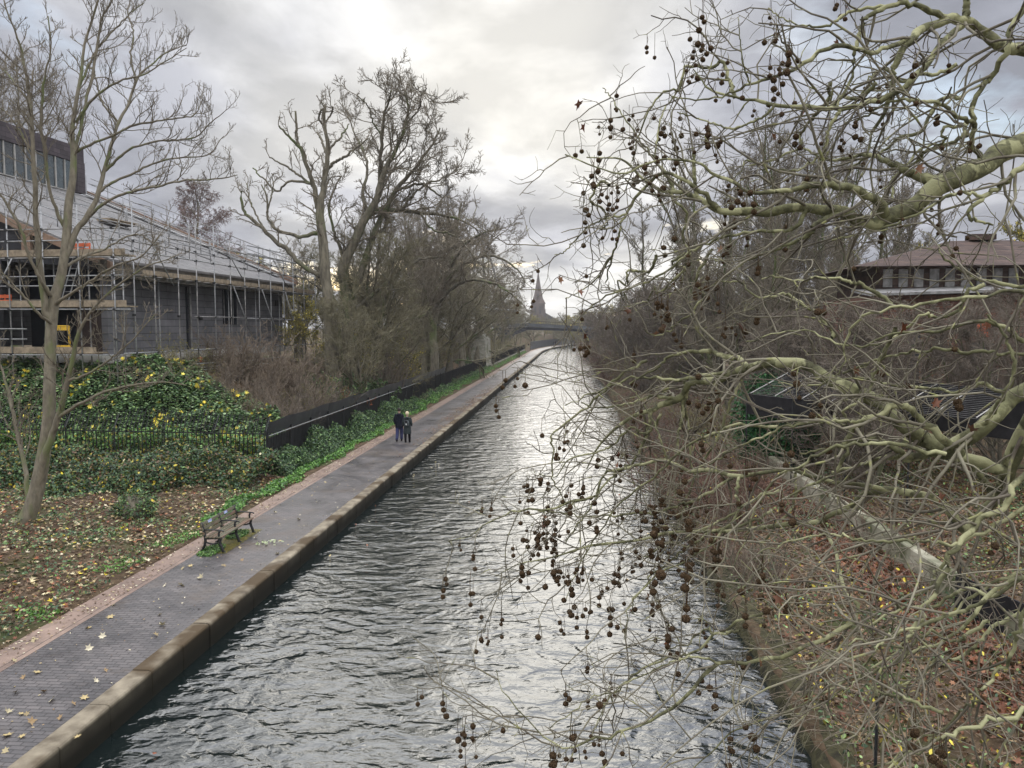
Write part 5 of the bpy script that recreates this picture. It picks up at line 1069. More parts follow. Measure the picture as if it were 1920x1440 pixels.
# --- maple on the left bank
rng = np.random.default_rng(31); d0 = 23.6
def q_(rows, d=d0): return [(x, y, d+dz, w) for x, y, dz, w in rows]
ML = [
 [(28, 1015, 0, 60), (45, 985, 0, 46), (66, 930, 0, 38), (80, 865, 0, 33), (90, 800, 0, 31), (93, 740, 0, 30), (94, 686, 0, 29), (100, 568, 0, 26), (121, 495, .1, 23), (127, 408, .2, 20), (135, 340, .3, 18), (139, 287, .4, 15), (135, 250, .4, 12), (141, 200, .5, 10), (150, 140, .6, 8), (165, 60, .8, 6), (185, 0, .9, 5), (205, -60, 1, 3)],
 [(66, 930, 0, 24), (82, 862, -.2, 20), (96, 820, -.3, 17), (107, 790, -.4, 16), (122, 735, -.6, 14), (130, 705, -.7, 13), (140, 650, -.9, 11), (160, 600, -1.1, 8), (190, 560, -1.3, 6), (235, 525, -1.5, 5), (275, 500, -1.6, 4), (330, 480, -1.8, 2)],
 [(107, 785, -.4, 12), (125, 772, -.5, 10), (145, 760, -.6, 9), (175, 745, -.8, 8), (212, 730, -1, 7), (260, 721, -1.2, 6), (307, 717, -1.4, 4), (350, 722, -1.6, 2)],
 [(130, 713, -.7, 8), (165, 700, -.8, 7), (205, 675, -1, 5), (245, 640, -1.3, 4), (290, 590, -1.5, 2)],
 [(46, 985, .1, 22), (52, 940, .3, 14), (50, 902, .4, 12), (42, 855, .5, 11), (32, 815, .6, 10), (25, 775, .6, 9), (15, 735, .7, 7), (3, 690, .8, 5), (-20, 640, .9, 4), (-50, 560, 1, 2)],
 [(95, 600, 0, 22), (83, 568, -.2, 18), (73, 488, -.4, 15), (67, 394, -.6, 13), (62, 300, -.8, 11), (57, 200, -.9, 9), (52, 160, -1, 8), (40, 100, -1.1, 6), (20, 40, -1.3, 4), (0, -20, -1.4, 3)],
 [(123, 480, .1, 18), (145, 430, .3, 15), (165, 405, .4, 14), (185, 360, .6, 12), (198, 311, .8, 10), (210, 270, .9, 9), (222, 230, 1.1, 8), (240, 195, 1.3, 7), (255, 150, 1.5, 6), (285, 120, 1.7, 4), (320, 95, 1.9, 3), (350, 85, 2, 2)],
 [(121, 425, .2, 12), (105, 395, 0, 9), (92, 350, -.2, 8), (87, 300, -.4, 8), (78, 250, -.6, 8), (80, 185, -.8, 7), (84, 140, -1, 5), (95, 90, -1.2, 4), (90, 30, -1.4, 3)],
 [(139, 287, .4, 9), (160, 200, .6, 8), (180, 100, .9, 7), (190, 40, 1.1, 5), (210, 0, 1.2, 4), (225, -40, 1.3, 3)],
 [(150, 160, .6, 7), (172, 110, .8, 6), (185, 88, 1, 6), (215, 55, 1.2, 4), (245, 25, 1.4, 3), (270, 5, 1.5, 2)],
 [(198, 320, .8, 8), (225, 295, .7, 7), (245, 280, .6, 6), (290, 265, .4, 5), (330, 262, .3, 5), (365, 258, .2, 4), (390, 235, .1, 3), (420, 210, 0, 2)],
 [(165, 408, .4, 9), (190, 385, .2, 8), (225, 365, 0, 7), (260, 357, -.2, 7), (300, 348, -.4, 6), (345, 338, -.6, 5), (400, 335, -.8, 4), (445, 328, -1, 2)],
 [(185, 360, .6, 8), (215, 340, .7, 7), (250, 325, .8, 6), (290, 305, .9, 5), (340, 295, 1, 4), (390, 290, 1.1, 3), (420, 255, 1.2, 2)],
 [(139, 287, .4, 8), (170, 270, .2, 7), (210, 255, 0, 6), (250, 235, -.1, 6), (290, 228, -.2, 5), (330, 222, -.3, 4), (365, 215, -.4, 3), (380, 185, -.5, 2)],
 [(143, 230, .5, 8), (170, 190, .3, 7), (200, 165, .1, 6), (235, 148, 0, 5), (270, 140, -.1, 4), (310, 115, -.2, 3), (350, 90, -.3, 2)],
 [(57, 200, -.9, 6), (35, 165, -.7, 5), (10, 135, -.5, 4), (-20, 110, -.3, 3), (-60, 70, -.1, 2)],
 [(62, 300, -.8, 5), (40, 250, -1, 5), (15, 215, -1.2, 4), (-15, 190, -1.4, 3)],
 [(100, 560, 0, 12), (80, 530, -.5, 9), (55, 480, -.9, 8), (40, 430, -1.2, 7), (10, 380, -1.5, 6), (-20, 330, -1.8, 4)],
 [(100, 610, 0, 9), (75, 590, -.6, 7), (45, 555, -1, 6), (20, 530, -1.3, 4), (0, 505, -1.5, 3)],
 [(104, 570, 0, 11), (135, 550, -.6, 8), (165, 530, -1, 7), (215, 500, -1.4, 6), (265, 480, -1.8, 4), (300, 440, -2, 3)],
 [(121, 500, .1, 9), (160, 480, .5, 7), (200, 465, .8, 5), (250, 440, 1, 4), (290, 455, 1.2, 2)],
 [(255, 150, 1.5, 5), (245, 110, 1.6, 5), (250, 60, 1.8, 4), (240, 20, 2, 3), (260, -30, 2.2, 2)],
 [(222, 230, 1.1, 6), (190, 190, 1.2, 5), (180, 150, 1.4, 4), (175, 120, 1.5, 3)],
]
bp0 = at(28, 1010, d0); mb = np.array([bp0[0], bp0[1], tz(bp0[0], bp0[1])])
root = tag(empty('maple_tree', mb), 'bare multi stemmed maple with smooth grey trunk growing from the leafy bank', 'tree'); prl = Vector(root.location)
LP, LR = traced([q_(l) for l in ML], rng, 30, .012); LP[0, 0] = mb-[0, 0, .2]; LR[0, 0] *= 1.4; LR[:] = LR*(1+.05*np.sin(np.arange(30)*1.7))[None]
for i in (0, 1, 4, 5, 6): pp(Geo().add(*tube_geo(catmull(LP[i], 60), np.interp(np.linspace(0, 29, 60), np.arange(30), LR[i]), 12)), 'trunk' if i == 0 else 'stem', M['bark_maple'])
rest = [i for i in range(len(LP)) if i not in (0, 1, 4, 5, 6)]; g = Geo().add(*tube_geo(LP[rest], LR[rest], 7)); pp(g, 'branch', M['bark_maple'])
# children only from the upper parts
sel = [i for i in range(len(LP)) if i != 0]; PP = np.concatenate([LP[sel], catmull(LP[0][14:], 30)[None]]); RR = np.concatenate([LR[sel], np.interp(np.linspace(14, 29, 30), np.arange(30), LR[0])[None]])
a = sp_limbs(rng, PP, RR, 3.1, .3, (25, 60), (.6, 1.7), .45, .011, .02, bias=(0, 0, .4))
A_P, A_R = grow(rng, *a, 6, .3, (0, 0, .45), .5)
a = spawn(rng, A_P, A_R, 6, .2, 1, (25, 60), (.3, .55), None, .6, bias=(0, 0, .3), rmin=.0075); B_P, B_R = grow(rng, *a, 4, .4, (0, 0, .5), .55)
a = spawn(rng, B_P, B_R, 4, .3, 1, (25, 60), (.35, .65), None, .7, bias=(0, 0, .5), keep=.75, rmin=.0055); C_P, C_R = grow(rng, *a, 3, .5, (0, 0, .8), .7)
pp(Geo().add(*tube_geo(A_P, A_R, 5)).add(*tube_geo(B_P, B_R, 4)).add(*tube_geo(C_P, C_R, 3)), 'crown', M['twig_maple'])

WS = .62
# --- pollarded plane behind the fence
def traced_tree(name, label, limbs, d, trunk_i, seed, seclen, per_m, up, twr, lv=3, bark='bark_dark', twig='twig_dark', dj=1.5, tstart=.35, sub=(7, 6)):
    global root, prl
    rng = np.random.default_rng(seed); L2 = []
    for l in limbs:
        z1 = rng.normal()*dj; L2.append([(x, y, d+(z1*(k/(len(l)-1))**1.2 if k else 0), w) for k, (x, y, w) in enumerate(l)])
    b = at(limbs[0][0][0], limbs[0][0][1], d); bb = np.array([b[0], b[1], tz(b[0], b[1])])
    root = tag(empty(name, bb), label, 'tree'); prl = Vector(root.location)
    LP, LR = traced(L2, rng, 26, .04); LP[0, 0] = bb-[0, 0, .3]
    g = Geo().add(*tube_geo(LP[:trunk_i], LR[:trunk_i], 10)); pp(g, 'trunk', M[bark])
    pp(Geo().add(*tube_geo(LP[trunk_i:], LR[trunk_i:], 7, True)), 'branch', M[bark])
    a = sp_limbs(rng, LP, LR, per_m, tstart, (25, 65), seclen, .4, twr*2, twr*4.5, bias=(0, 0, .2))
    A_P, A_R = grow(rng, *a, 6, .38, (0, 0, up), .4)
    a = spawn(rng, A_P, A_R, sub[0], .2, 1, (25, 60), (.3, .6), None, .6, rmin=twr*1.3); B_P, B_R = grow(rng, *a, 5, .4, (0, 0, up), .5)
    g = Geo().add(*tube_geo(A_P, A_R, 5)).add(*tube_geo(B_P, B_R, 4))
    if lv > 2:
        a = spawn(rng, B_P, B_R, sub[1], .2, 1, (25, 60), (.35, .65), None, .7, rmin=twr); C_P, C_R = grow(rng, *a, 3, .4, (0, 0, up*.5), .7); g.add(*tube_geo(C_P, C_R, 3))
    pp(g, 'crown', M[twig])
PO = [
 [(626, 700, 52), (623, 665, 42), (621, 620, 37), (616, 560, 34), (610, 509, 31), (605, 443, 28), (601, 393, 25), (603, 370, 20), (607, 350, 17), (612, 315, 15), (614, 268, 12), (610, 235, 9), (609, 198, 8)],
 [(601, 400, 20), (595, 381, 17), (587, 342, 14), (575, 311, 12), (564, 280, 10), (540, 255, 7), (523, 236, 5)],
 [(566, 285, 8), (557, 262, 8), (556, 241, 8), (554, 208, 6)],
 [(588, 350, 9), (579, 342, 8), (556, 326, 7), (537, 312, 6), (505, 295, 4)],
 [(583, 345, 7), (560, 339, 8), (540, 341, 7), (528, 354, 6), (515, 355, 6), (494, 334, 5), (474, 315, 4)],
 [(604, 440, 16), (590, 437, 14), (568, 445, 11), (540, 439, 10), (513, 428, 8), (502, 404, 7), (500, 373, 6), (490, 346, 4)],
 [(610, 520, 18), (590, 512, 14), (560, 494, 14), (540, 470, 14), (520, 455, 13), (494, 431, 12), (470, 408, 10), (457, 393, 9), (453, 358, 7)],
 [(612, 318, 11), (630, 302, 9), (645, 295, 8), (669, 276, 6), (690, 260, 4)],
 [(614, 300, 8), (622, 275, 7), (640, 255, 6), (655, 232, 3)],
 [(612, 290, 7), (603, 262, 7), (594, 248, 5)],
 [(500, 400, 5), (508, 372, 5), (512, 350, 4), (509, 325, 3)],
 [(610, 240, 6), (598, 222, 6), (604, 204, 5)], [(610, 230, 5), (622, 212, 5), (624, 200, 4)],
 [(494, 431, 6), (470, 380, 5), (462, 345, 3)],
]
traced_tree('pollarded_tree', 'dark pollarded tree with stubby cut limbs spreading towards the building', PO, 51, 2, 5, (.9, 2.4), .8, .35, .016, 3, sub=(5, 3), dj=1.2)
PB = [
 [(658, 700, 46), (652, 640, 38), (650, 590, 36), (648, 540, 34), (645, 498, 32), (665, 451, 28), (688, 404, 24), (708, 373, 20), (719, 327, 17), (731, 303, 14), (750, 264, 11), (762, 229, 9), (765, 200, 7), (758, 175, 5)],
 [(655, 560, 26), (672, 520, 22), (690, 470, 19), (705, 430, 17), (740, 360, 14), (765, 330, 11), (790, 300, 9), (810, 270, 6), (825, 240, 4)],
 [(708, 373, 15), (712, 330, 13), (715, 284, 11), (719, 218, 8), (729, 190, 6), (733, 170, 4)],
 [(668, 430, 20), (690, 405, 17), (715, 393, 16), (750, 395, 14), (789, 399, 12), (836, 404, 8), (880, 420, 5), (900, 440, 3)],
 [(690, 404, 13), (680, 360, 10), (690, 320, 8), (680, 280, 7), (665, 250, 5), (650, 210, 3)],
 [(650, 500, 14), (635, 460, 10), (622, 420, 8), (618, 380, 6), (640, 330, 4)],
 [(750, 395, 8), (770, 370, 7), (800, 345, 6), (840, 330, 4), (860, 310, 3)],
 [(740, 360, 9), (780, 345, 8), (800, 350, 7), (830, 370, 5)],
 [(789, 399, 7), (810, 430, 6), (850, 440, 5), (880, 470, 3)],
 [(719, 260, 6), (700, 230, 5), (690, 200, 4), (672, 180, 3)],
 [(765, 230, 6), (785, 205, 5), (790, 180, 4), (800, 165, 3)],
 [(650, 600, 16), (690, 560, 12), (740, 520, 10), (780, 490, 8), (830, 480, 5)],
 [(650, 590, 14), (620, 560, 10), (600, 540, 8), (570, 520, 5)],
]
traced_tree('broad_tree', 'broad bare tree with a long level limb standing beside the pollarded one', PB, 58, 2, 9, (1.8, 4.8), 1.15, .35, .017, 3, sub=(9, 8), dj=3.0, tstart=.3)
PC = [
 [(815, 690, 30), (812, 640, 24), (815, 590, 22), (830, 540, 18), (845, 500, 15), (850, 460, 11), (858, 420, 8), (865, 380, 5)],
 [(830, 540, 12), (860, 500, 12), (880, 490, 11), (905, 480, 9), (940, 485, 7), (970, 505, 5), (985, 530, 3)],
 [(820, 570, 12), (850, 540, 10), (880, 525, 9), (920, 530, 8), (950, 545, 6), (985, 575, 3)],
 [(846, 500, 9), (870, 460, 8), (900, 440, 6), (930, 430, 4)],
 [(812, 620, 10), (800, 560, 8), (790, 500, 6), (800, 440, 4)],
 [(812, 640, 9), (790, 600, 7), (760, 570, 5), (735, 560, 3)],
 [(905, 480, 6), (925, 450, 5), (945, 435, 3)],
]
traced_tree('arching_tree', 'bare tree whose arching branches droop over the fence towards the distant bridge', PC, 80, 1, 14, (1.8, 4.8), 1.1, .12, .018, 3, sub=(9, 8), dj=3.5, tstart=.25)
# ---------------------------------------------------------------- woods: prototypes and copies
protoA = make_tree('bare_tree', 1, 20, .32, M['bark_dark'], M['twig_dark'], 18, .42, .22, .35, 8, 8, 4, twr=.02)
protoB = make_tree('tall_tree', 2, 26, .24, M['bark_dark'], M['twig_dark'], 30, .16, .18, .9, 8, 7, 3, w=.2, twr=.018, fork=2)
protoC = make_tree('brown_tree', 3, 14, .16, M['bark_dark'], M['twig_brown'], 22, .42, .08, .45, 9, 8, 4, twr=.018, fork=3)
protoD = make_tree('leafy_tree', 4, 12, .16, M['bark_dark'], M['twig_olive'], 16, .42, .15, .3, 7, 6, 0, twr=.016, leafcol=OLIVES+YELLOWS[:1]+OLIVES, nleaf=3600, leafsize=.2)
protoE = make_tree('bare_tree', 5, 17, .28, M['bark_dark'], M['twig_olive'], 20, .46, .12, .2, 9, 8, 4, twr=.02, fork=2, w=.4)
def place(proto, first, X, Y, h, H0, rz, label, group, name=None, sx=1.0):
    o = proto if first else instance(proto)
    o.location = (X, Y, tz(X, Y)-.15); s = h/H0; o.scale = (s*sx, s*sx, s); o.rotation_euler = (0, 0, rz); tag(o, label, 'tree', group)
    return o
used = set()
def PT(proto, H0, px, d, ytop, label, group, sx=1.0):
    p = at(px, 650, d); u_ = p[0]-float(bend(min(p[1], 420)))
    if -14.2 < u_ < -2 and p[1] < 240: p[0] += -14.2-u_-rngp.random()*2
    elif -2 <= u_ < 5.2 and p[1] < 240: p[0] += 5.2-u_+rngp.random()*2
    h = CAMZ+(615-ytop)/FPX*d-tz(p[0], p[1]); f = id(proto) not in used; used.add(id(proto))
    return place(proto, f, p[0], p[1], h, H0, rngp.uniform(0, 6.28), label, group, sx=sx)
rngp = np.random.default_rng(55)
g1 = 'bare trees crowded along the fence bank'
for i, (pr_, H0, px, d, yt, sx) in enumerate([(protoA, 20, 700, 66, 330, .9), (protoE, 17, 742, 60, 400, 1), (protoA, 20, 770, 84, 345, .8), (protoE, 17, 800, 62, 470, 1.0), (protoA, 20, 845, 96, 372, .8), (protoE, 17, 872, 88, 445, 1), (protoA, 20, 905, 110, 425, .8), (protoE, 17, 935, 118, 470, .9), (protoA, 20, 955, 150, 500, .8), (protoE, 17, 895, 84, 520, 1), (protoE, 17, 560, 66, 430, .9), (protoA, 20, 540, 78, 440, .9), (protoE, 17, 660, 70, 430, 1), (protoA, 20, 955, 175, 535, .7), (protoE, 17, 720, 52, 520, 1), (protoE, 17, 850, 70, 545, 1), (protoA, 20, 800, 75, 380, .8), (protoE, 17, 900, 92, 420, 1.3), (protoA, 20, 930, 105, 400, 1.1), (protoE, 17, 950, 118, 430, 1.3), (protoA, 20, 965, 140, 455, 1.1), (protoE, 17, 955, 160, 490, 1.2), (protoA, 20, 875, 80, 350, 1.0), (protoA, 20, 990, 230, 566, .8), (protoE, 17, 980, 215, 578, 1)]):
    PT(pr_, H0, px, d, yt, 'tall bare tree in the crowd behind the black towpath fence' if pr_ is protoA else 'lower spreading bare tree in the crowd behind the black towpath fence', g1 if pr_ is protoA else 'spreading trees along the fence bank', sx)
for px, d, yt in ((560, 56, 560), (590, 57, 600), (730, 60, 610), (775, 64, 600), (575, 62, 540), (555, 74, 520), (605, 74, 560), (538, 86, 505), (640, 80, 560), (690, 90, 560), (760, 92, 580), (455, 92, 470), (490, 100, 480)):
    PT(protoD, 12, px, d, yt, 'tree with thin yellow green autumn leaves behind the bare trunks', 'yellowing trees behind the bare trunks', 1.1)
# behind the far bend and either side of the church
for i, (px, d, yt) in enumerate([(1000, 300, 590), (1025, 330, 588), (1048, 340, 584), (1068, 310, 582), (1085, 290, 578), (975, 290, 572), (955, 260, 565), (1035, 430, 592), (1060, 450, 590), (1010, 420, 595), (1090, 380, 580), (985, 400, 585), (1110, 260, 570), (930, 240, 560), (1040, 300, 600), (1020, 290, 603), (1000, 262, 604), (1070, 280, 598)]):
    pr_, H0 = (protoE, 17) if i % 3 else (protoD, 12)
    PT(pr_, H0, px, d, yt, 'distant tree beyond the footbridge' if pr_ is protoE else 'distant yellow brown tree beyond the footbridge', 'distant trees beyond the footbridge' if pr_ is protoE else 'distant yellowing trees beyond the footbridge', 1.7 if pr_ is protoE else 1.9)
# right bank woods
for i, (px, d, yt, sx) in enumerate([(1225, 100, 520, 1.2), (1190, 122, 528, 1.2), (1160, 145, 545, 1.2), (1135, 170, 560, 1.2), (1112, 200, 572, 1.3), (1260, 84, 505, 1.2), (1300, 92, 500, 1.2), (1245, 130, 515, 1.3), (1205, 155, 530, 1.3), (1330, 76, 515, 1.2), (1100, 235, 582, 1.4), (1180, 95, 570, 1.1), (1285, 68, 545, 1.1), (1150, 118, 580, 1.1), (1380, 70, 480, 1.2), (1430, 66, 500, 1.1), (1130, 140, 592, 1.0), (1490, 64, 500, 1.1), (1560, 70, 520, 1.1)]):
    PT(protoC, 14, px, d, yt, 'fine twigged brown tree in the wood along the far bank', 'brown trees of the far bank wood', sx)
for i, (px, d, yt, sx) in enumerate([(1320, 78, 225, 1), (1352, 70, 190, 1.1), (1398, 66, 160, 1), (1440, 72, 150, 1.1), (1490, 64, 180, 1), (1530, 60, 210, 1), (1575, 58, 215, 1), (1625, 66, 190, 1), (1290, 90, 330, 1.2), (1470, 88, 210, 1.1), (1680, 70, 230, 1), (1415, 58, 300, .9), (1550, 80, 250, 1), (1380, 52, 330, 1), (1450, 50, 300, 1), (1510, 54, 340, 1), (1590, 50, 360, 1), (1345, 60, 350, 1), (1650, 56, 330, 1)]):
    PT(protoB, 26, px, d, yt, 'tall slender bare tree rising behind the plane tree branches', 'tall slender trees behind the plane tree', sx*1.15)
for i, (px, d, yt, sx) in enumerate([(1905, 55, 360, .8), (1760, 60, 450, .7)]):
    PT(protoD, 12, px, d, yt, 'tree with sparse yellow green leaves beside the brick building roof', 'yellow green trees by the brick building', sx)
for i, (px, d, yt) in enumerate([(30, 90, 60), (-60, 80, 20)]): PT(protoA, 20, px, d, yt, 'bare tree far behind the clerestory roof', 'trees behind the clerestory', .8)
for i, (px, d, yt, sx) in enumerate([(1640, 26, 540, 1.0), (1790, 30, 520, 1.0), (1890, 26, 500, 1.0), (1590, 30, 520, 1.2), (1530, 33, 540, 1.2), (1470, 36, 540, 1.2)]):
    PT(protoC, 14, px, d, yt, 'fine brown leaning tree screening the brick building', 'trees screening the brick building', sx)
for px, d, yt in ((395, 105, 455), (430, 100, 462), (470, 96, 470), (360, 110, 470)): PT(protoE, 17, px, d, yt, 'bare tree whose top shows just over the scaffold', 'trees behind the scaffolded roof', 1)
# weeping birch beyond the roof
M['twig_birch'] = pmat('twig_birch', (.13, .085, .075), .9, .2, 0, .5, col2=(.20, .14, .125))
bi = make_tree('weeping_birch', 8, 16, .2, M['bark_dark'], M['twig_birch'], 34, .28, .25, .45, 10, 10, 5, w=.25, twr=.013, droop4=2.2)
p = at(330, 600, 92); bi.location = (p[0], p[1], tz(p[0], p[1])); s = (CAMZ+(615-285)/FPX*92-tz(p[0], p[1]))/16; bi.scale = (s*1.15, s*1.15, s); tag(bi, 'weeping birch with hanging russet twigs rising beyond the roof slope', 'tree')

# ordinal labels within the tree groups, counted away from the canal's left edge of the view
ORD = 'first second third fourth fifth sixth seventh eighth ninth tenth eleventh twelfth thirteenth fourteenth fifteenth sixteenth seventeenth eighteenth nineteenth twentieth'.split()
byg = {}
for o in C.objects:
    if o.get('category') == 'tree' and o.get('group'): byg.setdefault(o['label'], []).append(o)
for lb, os_ in byg.items():
    if 1 < len(os_) <= 20:
        sx_ = lambda o: ((np.array(o.location)-CAM)@Rv)/((np.array(o.location)-CAM)@Fv)
        for k, o in enumerate(sorted(os_, key=sx_)): o['label'] = ORD[k]+' from the left, '+lb
# shrubs
def make_shrub(name, seed, H, n, mat, spread=.5, twr=.006, n2=7, n3=6, leafcol=None, nleaf=0, ls=.1, n4=0):
    rng = np.random.default_rng(seed); P0 = rng.normal(size=(n, 3))*[H*.14, H*.14, 0]; P0[:, 2] = -.1; D = nrm(rng.normal(size=(n, 3))*[spread, spread, 0]+[0, 0, 1])
    P0, R0 = grow(rng, P0, D, rng.uniform(.55, 1.05, n)*H, np.full(n, twr*2.6), 7, .28, (0, 0, .1), .35)
    a = spawn(rng, P0, R0, n2, .2, 1, (20, 60), (.25, .5), None, .6, rmin=twr); P1, R1 = grow(rng, *a, 5, .35, (0, 0, .2), .5)
    a = spawn(rng, P1, R1, n3, .1, 1, (25, 65), (.3, .6), None, .6, rmin=twr*.8); P2, R2 = grow(rng, *a, 3, .4, (0, 0, .1), .6)
    root = empty(name); Geo().add(*tube_geo(P0, R0, 4)).obj('stem', mat, root, True); G = Geo().add(*tube_geo(P1, R1, 3)).add(*tube_geo(P2, R2, 3))
    G.obj('crown', mat, root, True)
    if nleaf: q = P2.reshape(-1, 3); q = q[rng.integers(0, len(q), nleaf)]; leaves(q, rng, ls, leafcol, OVAL).obj('foliage', M['leaf'], root)
    return root
S1 = make_shrub('bare_shrub', 41, 3.0, 24, M['twig_brown'], .45, .009, 7, 5); S2 = make_shrub('bare_shrub', 42, 3.2, 26, M['twig_tan'], .5, .011, 7, 4)
S3 = make_shrub('bare_shrub', 43, 2.6, 28, M['twig_red'], .55, .0075, 6, 4); S4 = make_shrub('bare_shrub', 44, 4.2, 24, M['twig_olive'], .45, .009, 8, 7, OLIVES, 900, .12)
S5 = make_shrub('leafy_bush', 45, 2.6, 22, M['twig_olive'], .5, .008, 7, 6, DKGREENS+GREENS, 7000, .14)
Hs = {id(S1): 3.0, id(S2): 3.2, id(S3): 2.6, id(S4): 4.2, id(S5): 2.6}
def SH(proto, X, Y, h, label, group, sx=1.0):
    f = id(proto) not in used; used.add(id(proto)); o = proto if f else instance(proto); s = h/Hs[id(proto)]
    o.location = (X, Y, tz(X, Y)-.05); o.scale = (s*sx, s*sx, s); o.rotation_euler = (0, 0, rngp.uniform(0, 6.28)); tag(o, label, 'shrub', group); return o
# brown thicket by the scaffold and between the trees
for px, d, yt, k in [(410, 47, 605, S2), (440, 45, 620, S2), (470, 46, 600, S2), (500, 45, 650, S2), (535, 46, 640, S2), (380, 46, 640, S1), (565, 48, 650, S2), (350, 45, 660, S1), (425, 43, 660, S2), (460, 42, 690, S2), (500, 42, 700, S2), (540, 42, 700, S1), (395, 41, 700, S2), (580, 44, 690, S2), (345, 40, 715, S1), (610, 46, 690, S1), (430, 40, 710, S2), (475, 39, 730, S2), (520, 39, 740, S2), (560, 40, 735, S1)]:
    p = at(px, 700, d); SH(k, p[0], p[1], max(1.0, CAMZ+(615-yt)/FPX*d-tz(p[0], p[1])), 'tangled tan bare shrub beneath the scaffold' if k is S2 else 'tangled brown bare shrub beneath the scaffold', 'tan shrubs beneath the scaffold' if k is S2 else 'brown shrubs beneath the scaffold')
for i in range(46):
    Y = 38+150*rngp.random()**1.5; X = -15.0-rngp.random()**1.3*7+float(bend(Y)); k = (S4, S4, S1, S4, S5)[i % 5]; h = (rngp.uniform(3, 6.0) if k is not S5 else rngp.uniform(1.6, 2.8))*(1 if Y > 50 else .5)
    SH(k, X, Y, h, 'olive leaved shrub under the trees behind the fence' if k is S4 else 'brown bare shrub under the trees behind the fence' if k is S1 else 'dark evergreen bush under the trees behind the fence', 'olive shrubs behind the fence' if k is S4 else 'brown shrubs behind the fence' if k is S1 else 'evergreen bushes behind the fence')
for px, d, yt in ((640, 53, 668), (690, 56, 680), (610, 50, 665)): p = at(px, 700, d); SH(S5, p[0], p[1], 2.5, 'dark evergreen bush under the trees behind the fence', 'evergreen bushes behind the fence', 1.3)
S6 = make_shrub('orange_shrub', 46, 2.0, 16, pmat('twig_orange', (.35, .12, .05), .8, .2, 0, 2, var=.25), .5, .010, 5, 3); Hs[id(S6)] = 2.0
p = at(655, 700, 50); SH(S6, p[0], p[1], 2.4, 'orange stemmed shrub standing before the dark evergreens', None)
# right bank shrubs
for i in range(110):
    t = rngp.random()**1.2; Y = 19+190*t; u = 4.2+rngp.random()**1.2*(4.5 if Y < 60 else 7); X = u+float(bend(Y)); h = rngp.uniform(.8, 1.9)+min(3.2, max(0, (Y-28)/22))
    near = Y < 34; k = (S3, S1, S2)[i % 3] if near else (S1, S3, S1, S4)[i % 4]
    nm = {id(S1): 'brown', id(S2): 'tan', id(S3): 'reddish', id(S4): 'olive'}[id(k)]
    SH(k, X, Y, h*(.8 if near else 1), f'{nm} twiggy shrub in the thicket along the far bank', f'{nm} shrubs of the far bank thicket', 1.1)
for px, py_, d, h in ((1300, 830, 27, 2.2), (1350, 860, 26, 2.2), (1400, 880, 24, 2.0), (1250, 820, 31, 2.6), (1330, 790, 31, 2.4), (1420, 840, 27, 2.0), (1280, 900, 23, 1.5), (1370, 930, 21, 1.5)):
    p = at(px, py_, d); SH(S3, p[0], p[1], h, 'reddish twiggy shrub in the thicket along the far bank', 'reddish shrubs of the far bank thicket', 1.3)

byg = {}
for o in C.objects:
    if o.get('category') == 'shrub' and o.get('group'): byg.setdefault(o['label'], []).append(o)
for lb, os_ in byg.items():
    if 1 < len(os_) <= 20:
        for k, o in enumerate(sorted(os_, key=lambda o: ((np.array(o.location)-CAM)@Rv)/((np.array(o.location)-CAM)@Fv))): o['label'] = ORD[k]+' from the left, '+lb
# ---------------------------------------------------------------- far bank: wall, enclosure, ivy, building
rng = np.random.default_rng(91)
g = Geo(); yl = np.arange(4, 34, 2.0); P = np.array([[[8.13, y, -.4], [8.13, y, 1.02], [8.16, y, 1.05], [8.36, y, 1.05], [8.39, y, 1.02], [8.39, y, -.2]] for y in yl]); g.grid(P[:, ::-1])
M['wallc'] = pmat('retaining_concrete', (.20, .19, .135), .9, .2, .15, 2.5, col2=(.38, .36, .28), patch=((.07, .08, .035), .8, .5, .66), detail=9)
tag(g.obj('retaining_wall', M['wallc']), 'low mossy concrete wall running along the leafy far bank', 'low wall')
lt = (lambda x, y: np.clip((x-4.05)/.4, 0, 1))
P = pts_ground(42000, 3.95, 15, 4, 36, .02, lt); stuff(leaves(P, rng, .11, BROWNS+[c*.6 for c in RUSTS]+[c*.7 for c in BROWNS]+OLIVES[:2], STAR, .6, .3), 'far_bank_litter', 'rusty fallen leaves covering the far bank')
P = pts_ground(6000, 6.6, 8.1, 4, 30, .05); stuff(leaves(P, rng, .13, [c*.6 for c in RUSTS], STAR, .6, .3), 'rust_leaves', 'rust red leaves drifted against the low concrete wall')
P = pts_ground(44000, 4.0, 15, 4, 50, .03, patchy(.9, .15, 1)); P[:, 2] += rng.random(len(P))*.25; stuff(leaves(P, rng, .085, GREENS+DKGREENS+OLIVES, OVAL, .3), 'far_bank_ivy', 'ivy and brambles creeping over the far bank')
P = pts_ground(900, 4.0, 9, 5, 40, .2, patchy(1.1, .25, 4)); P[:, 2] += rng.random(len(P))*.5; stuff(leaves(P, rng, .09, YELLOWS, OVAL, .3), 'far_bank_yellow_leaves', 'yellow leaves on the far bank brambles')
n = 1900; p = pts_ground(n, 4.0, 12, 4.5, 34); d = nrm(rng.normal(size=(len(p), 3))*[1, .8, .3]+[-.3, -.1, .75]); P_, R_ = grow(rng, p, d, rng.uniform(.7, 2.1, len(p)), rng.uniform(.004, .010, len(p)), 8, .3, (0, 0, -1.1), .4)
stuff(Geo().add(*tube_geo(P_, R_, 4)), 'bramble_canes', 'arching bare bramble canes over the far bank', M['twig_tan'], 'brambles')
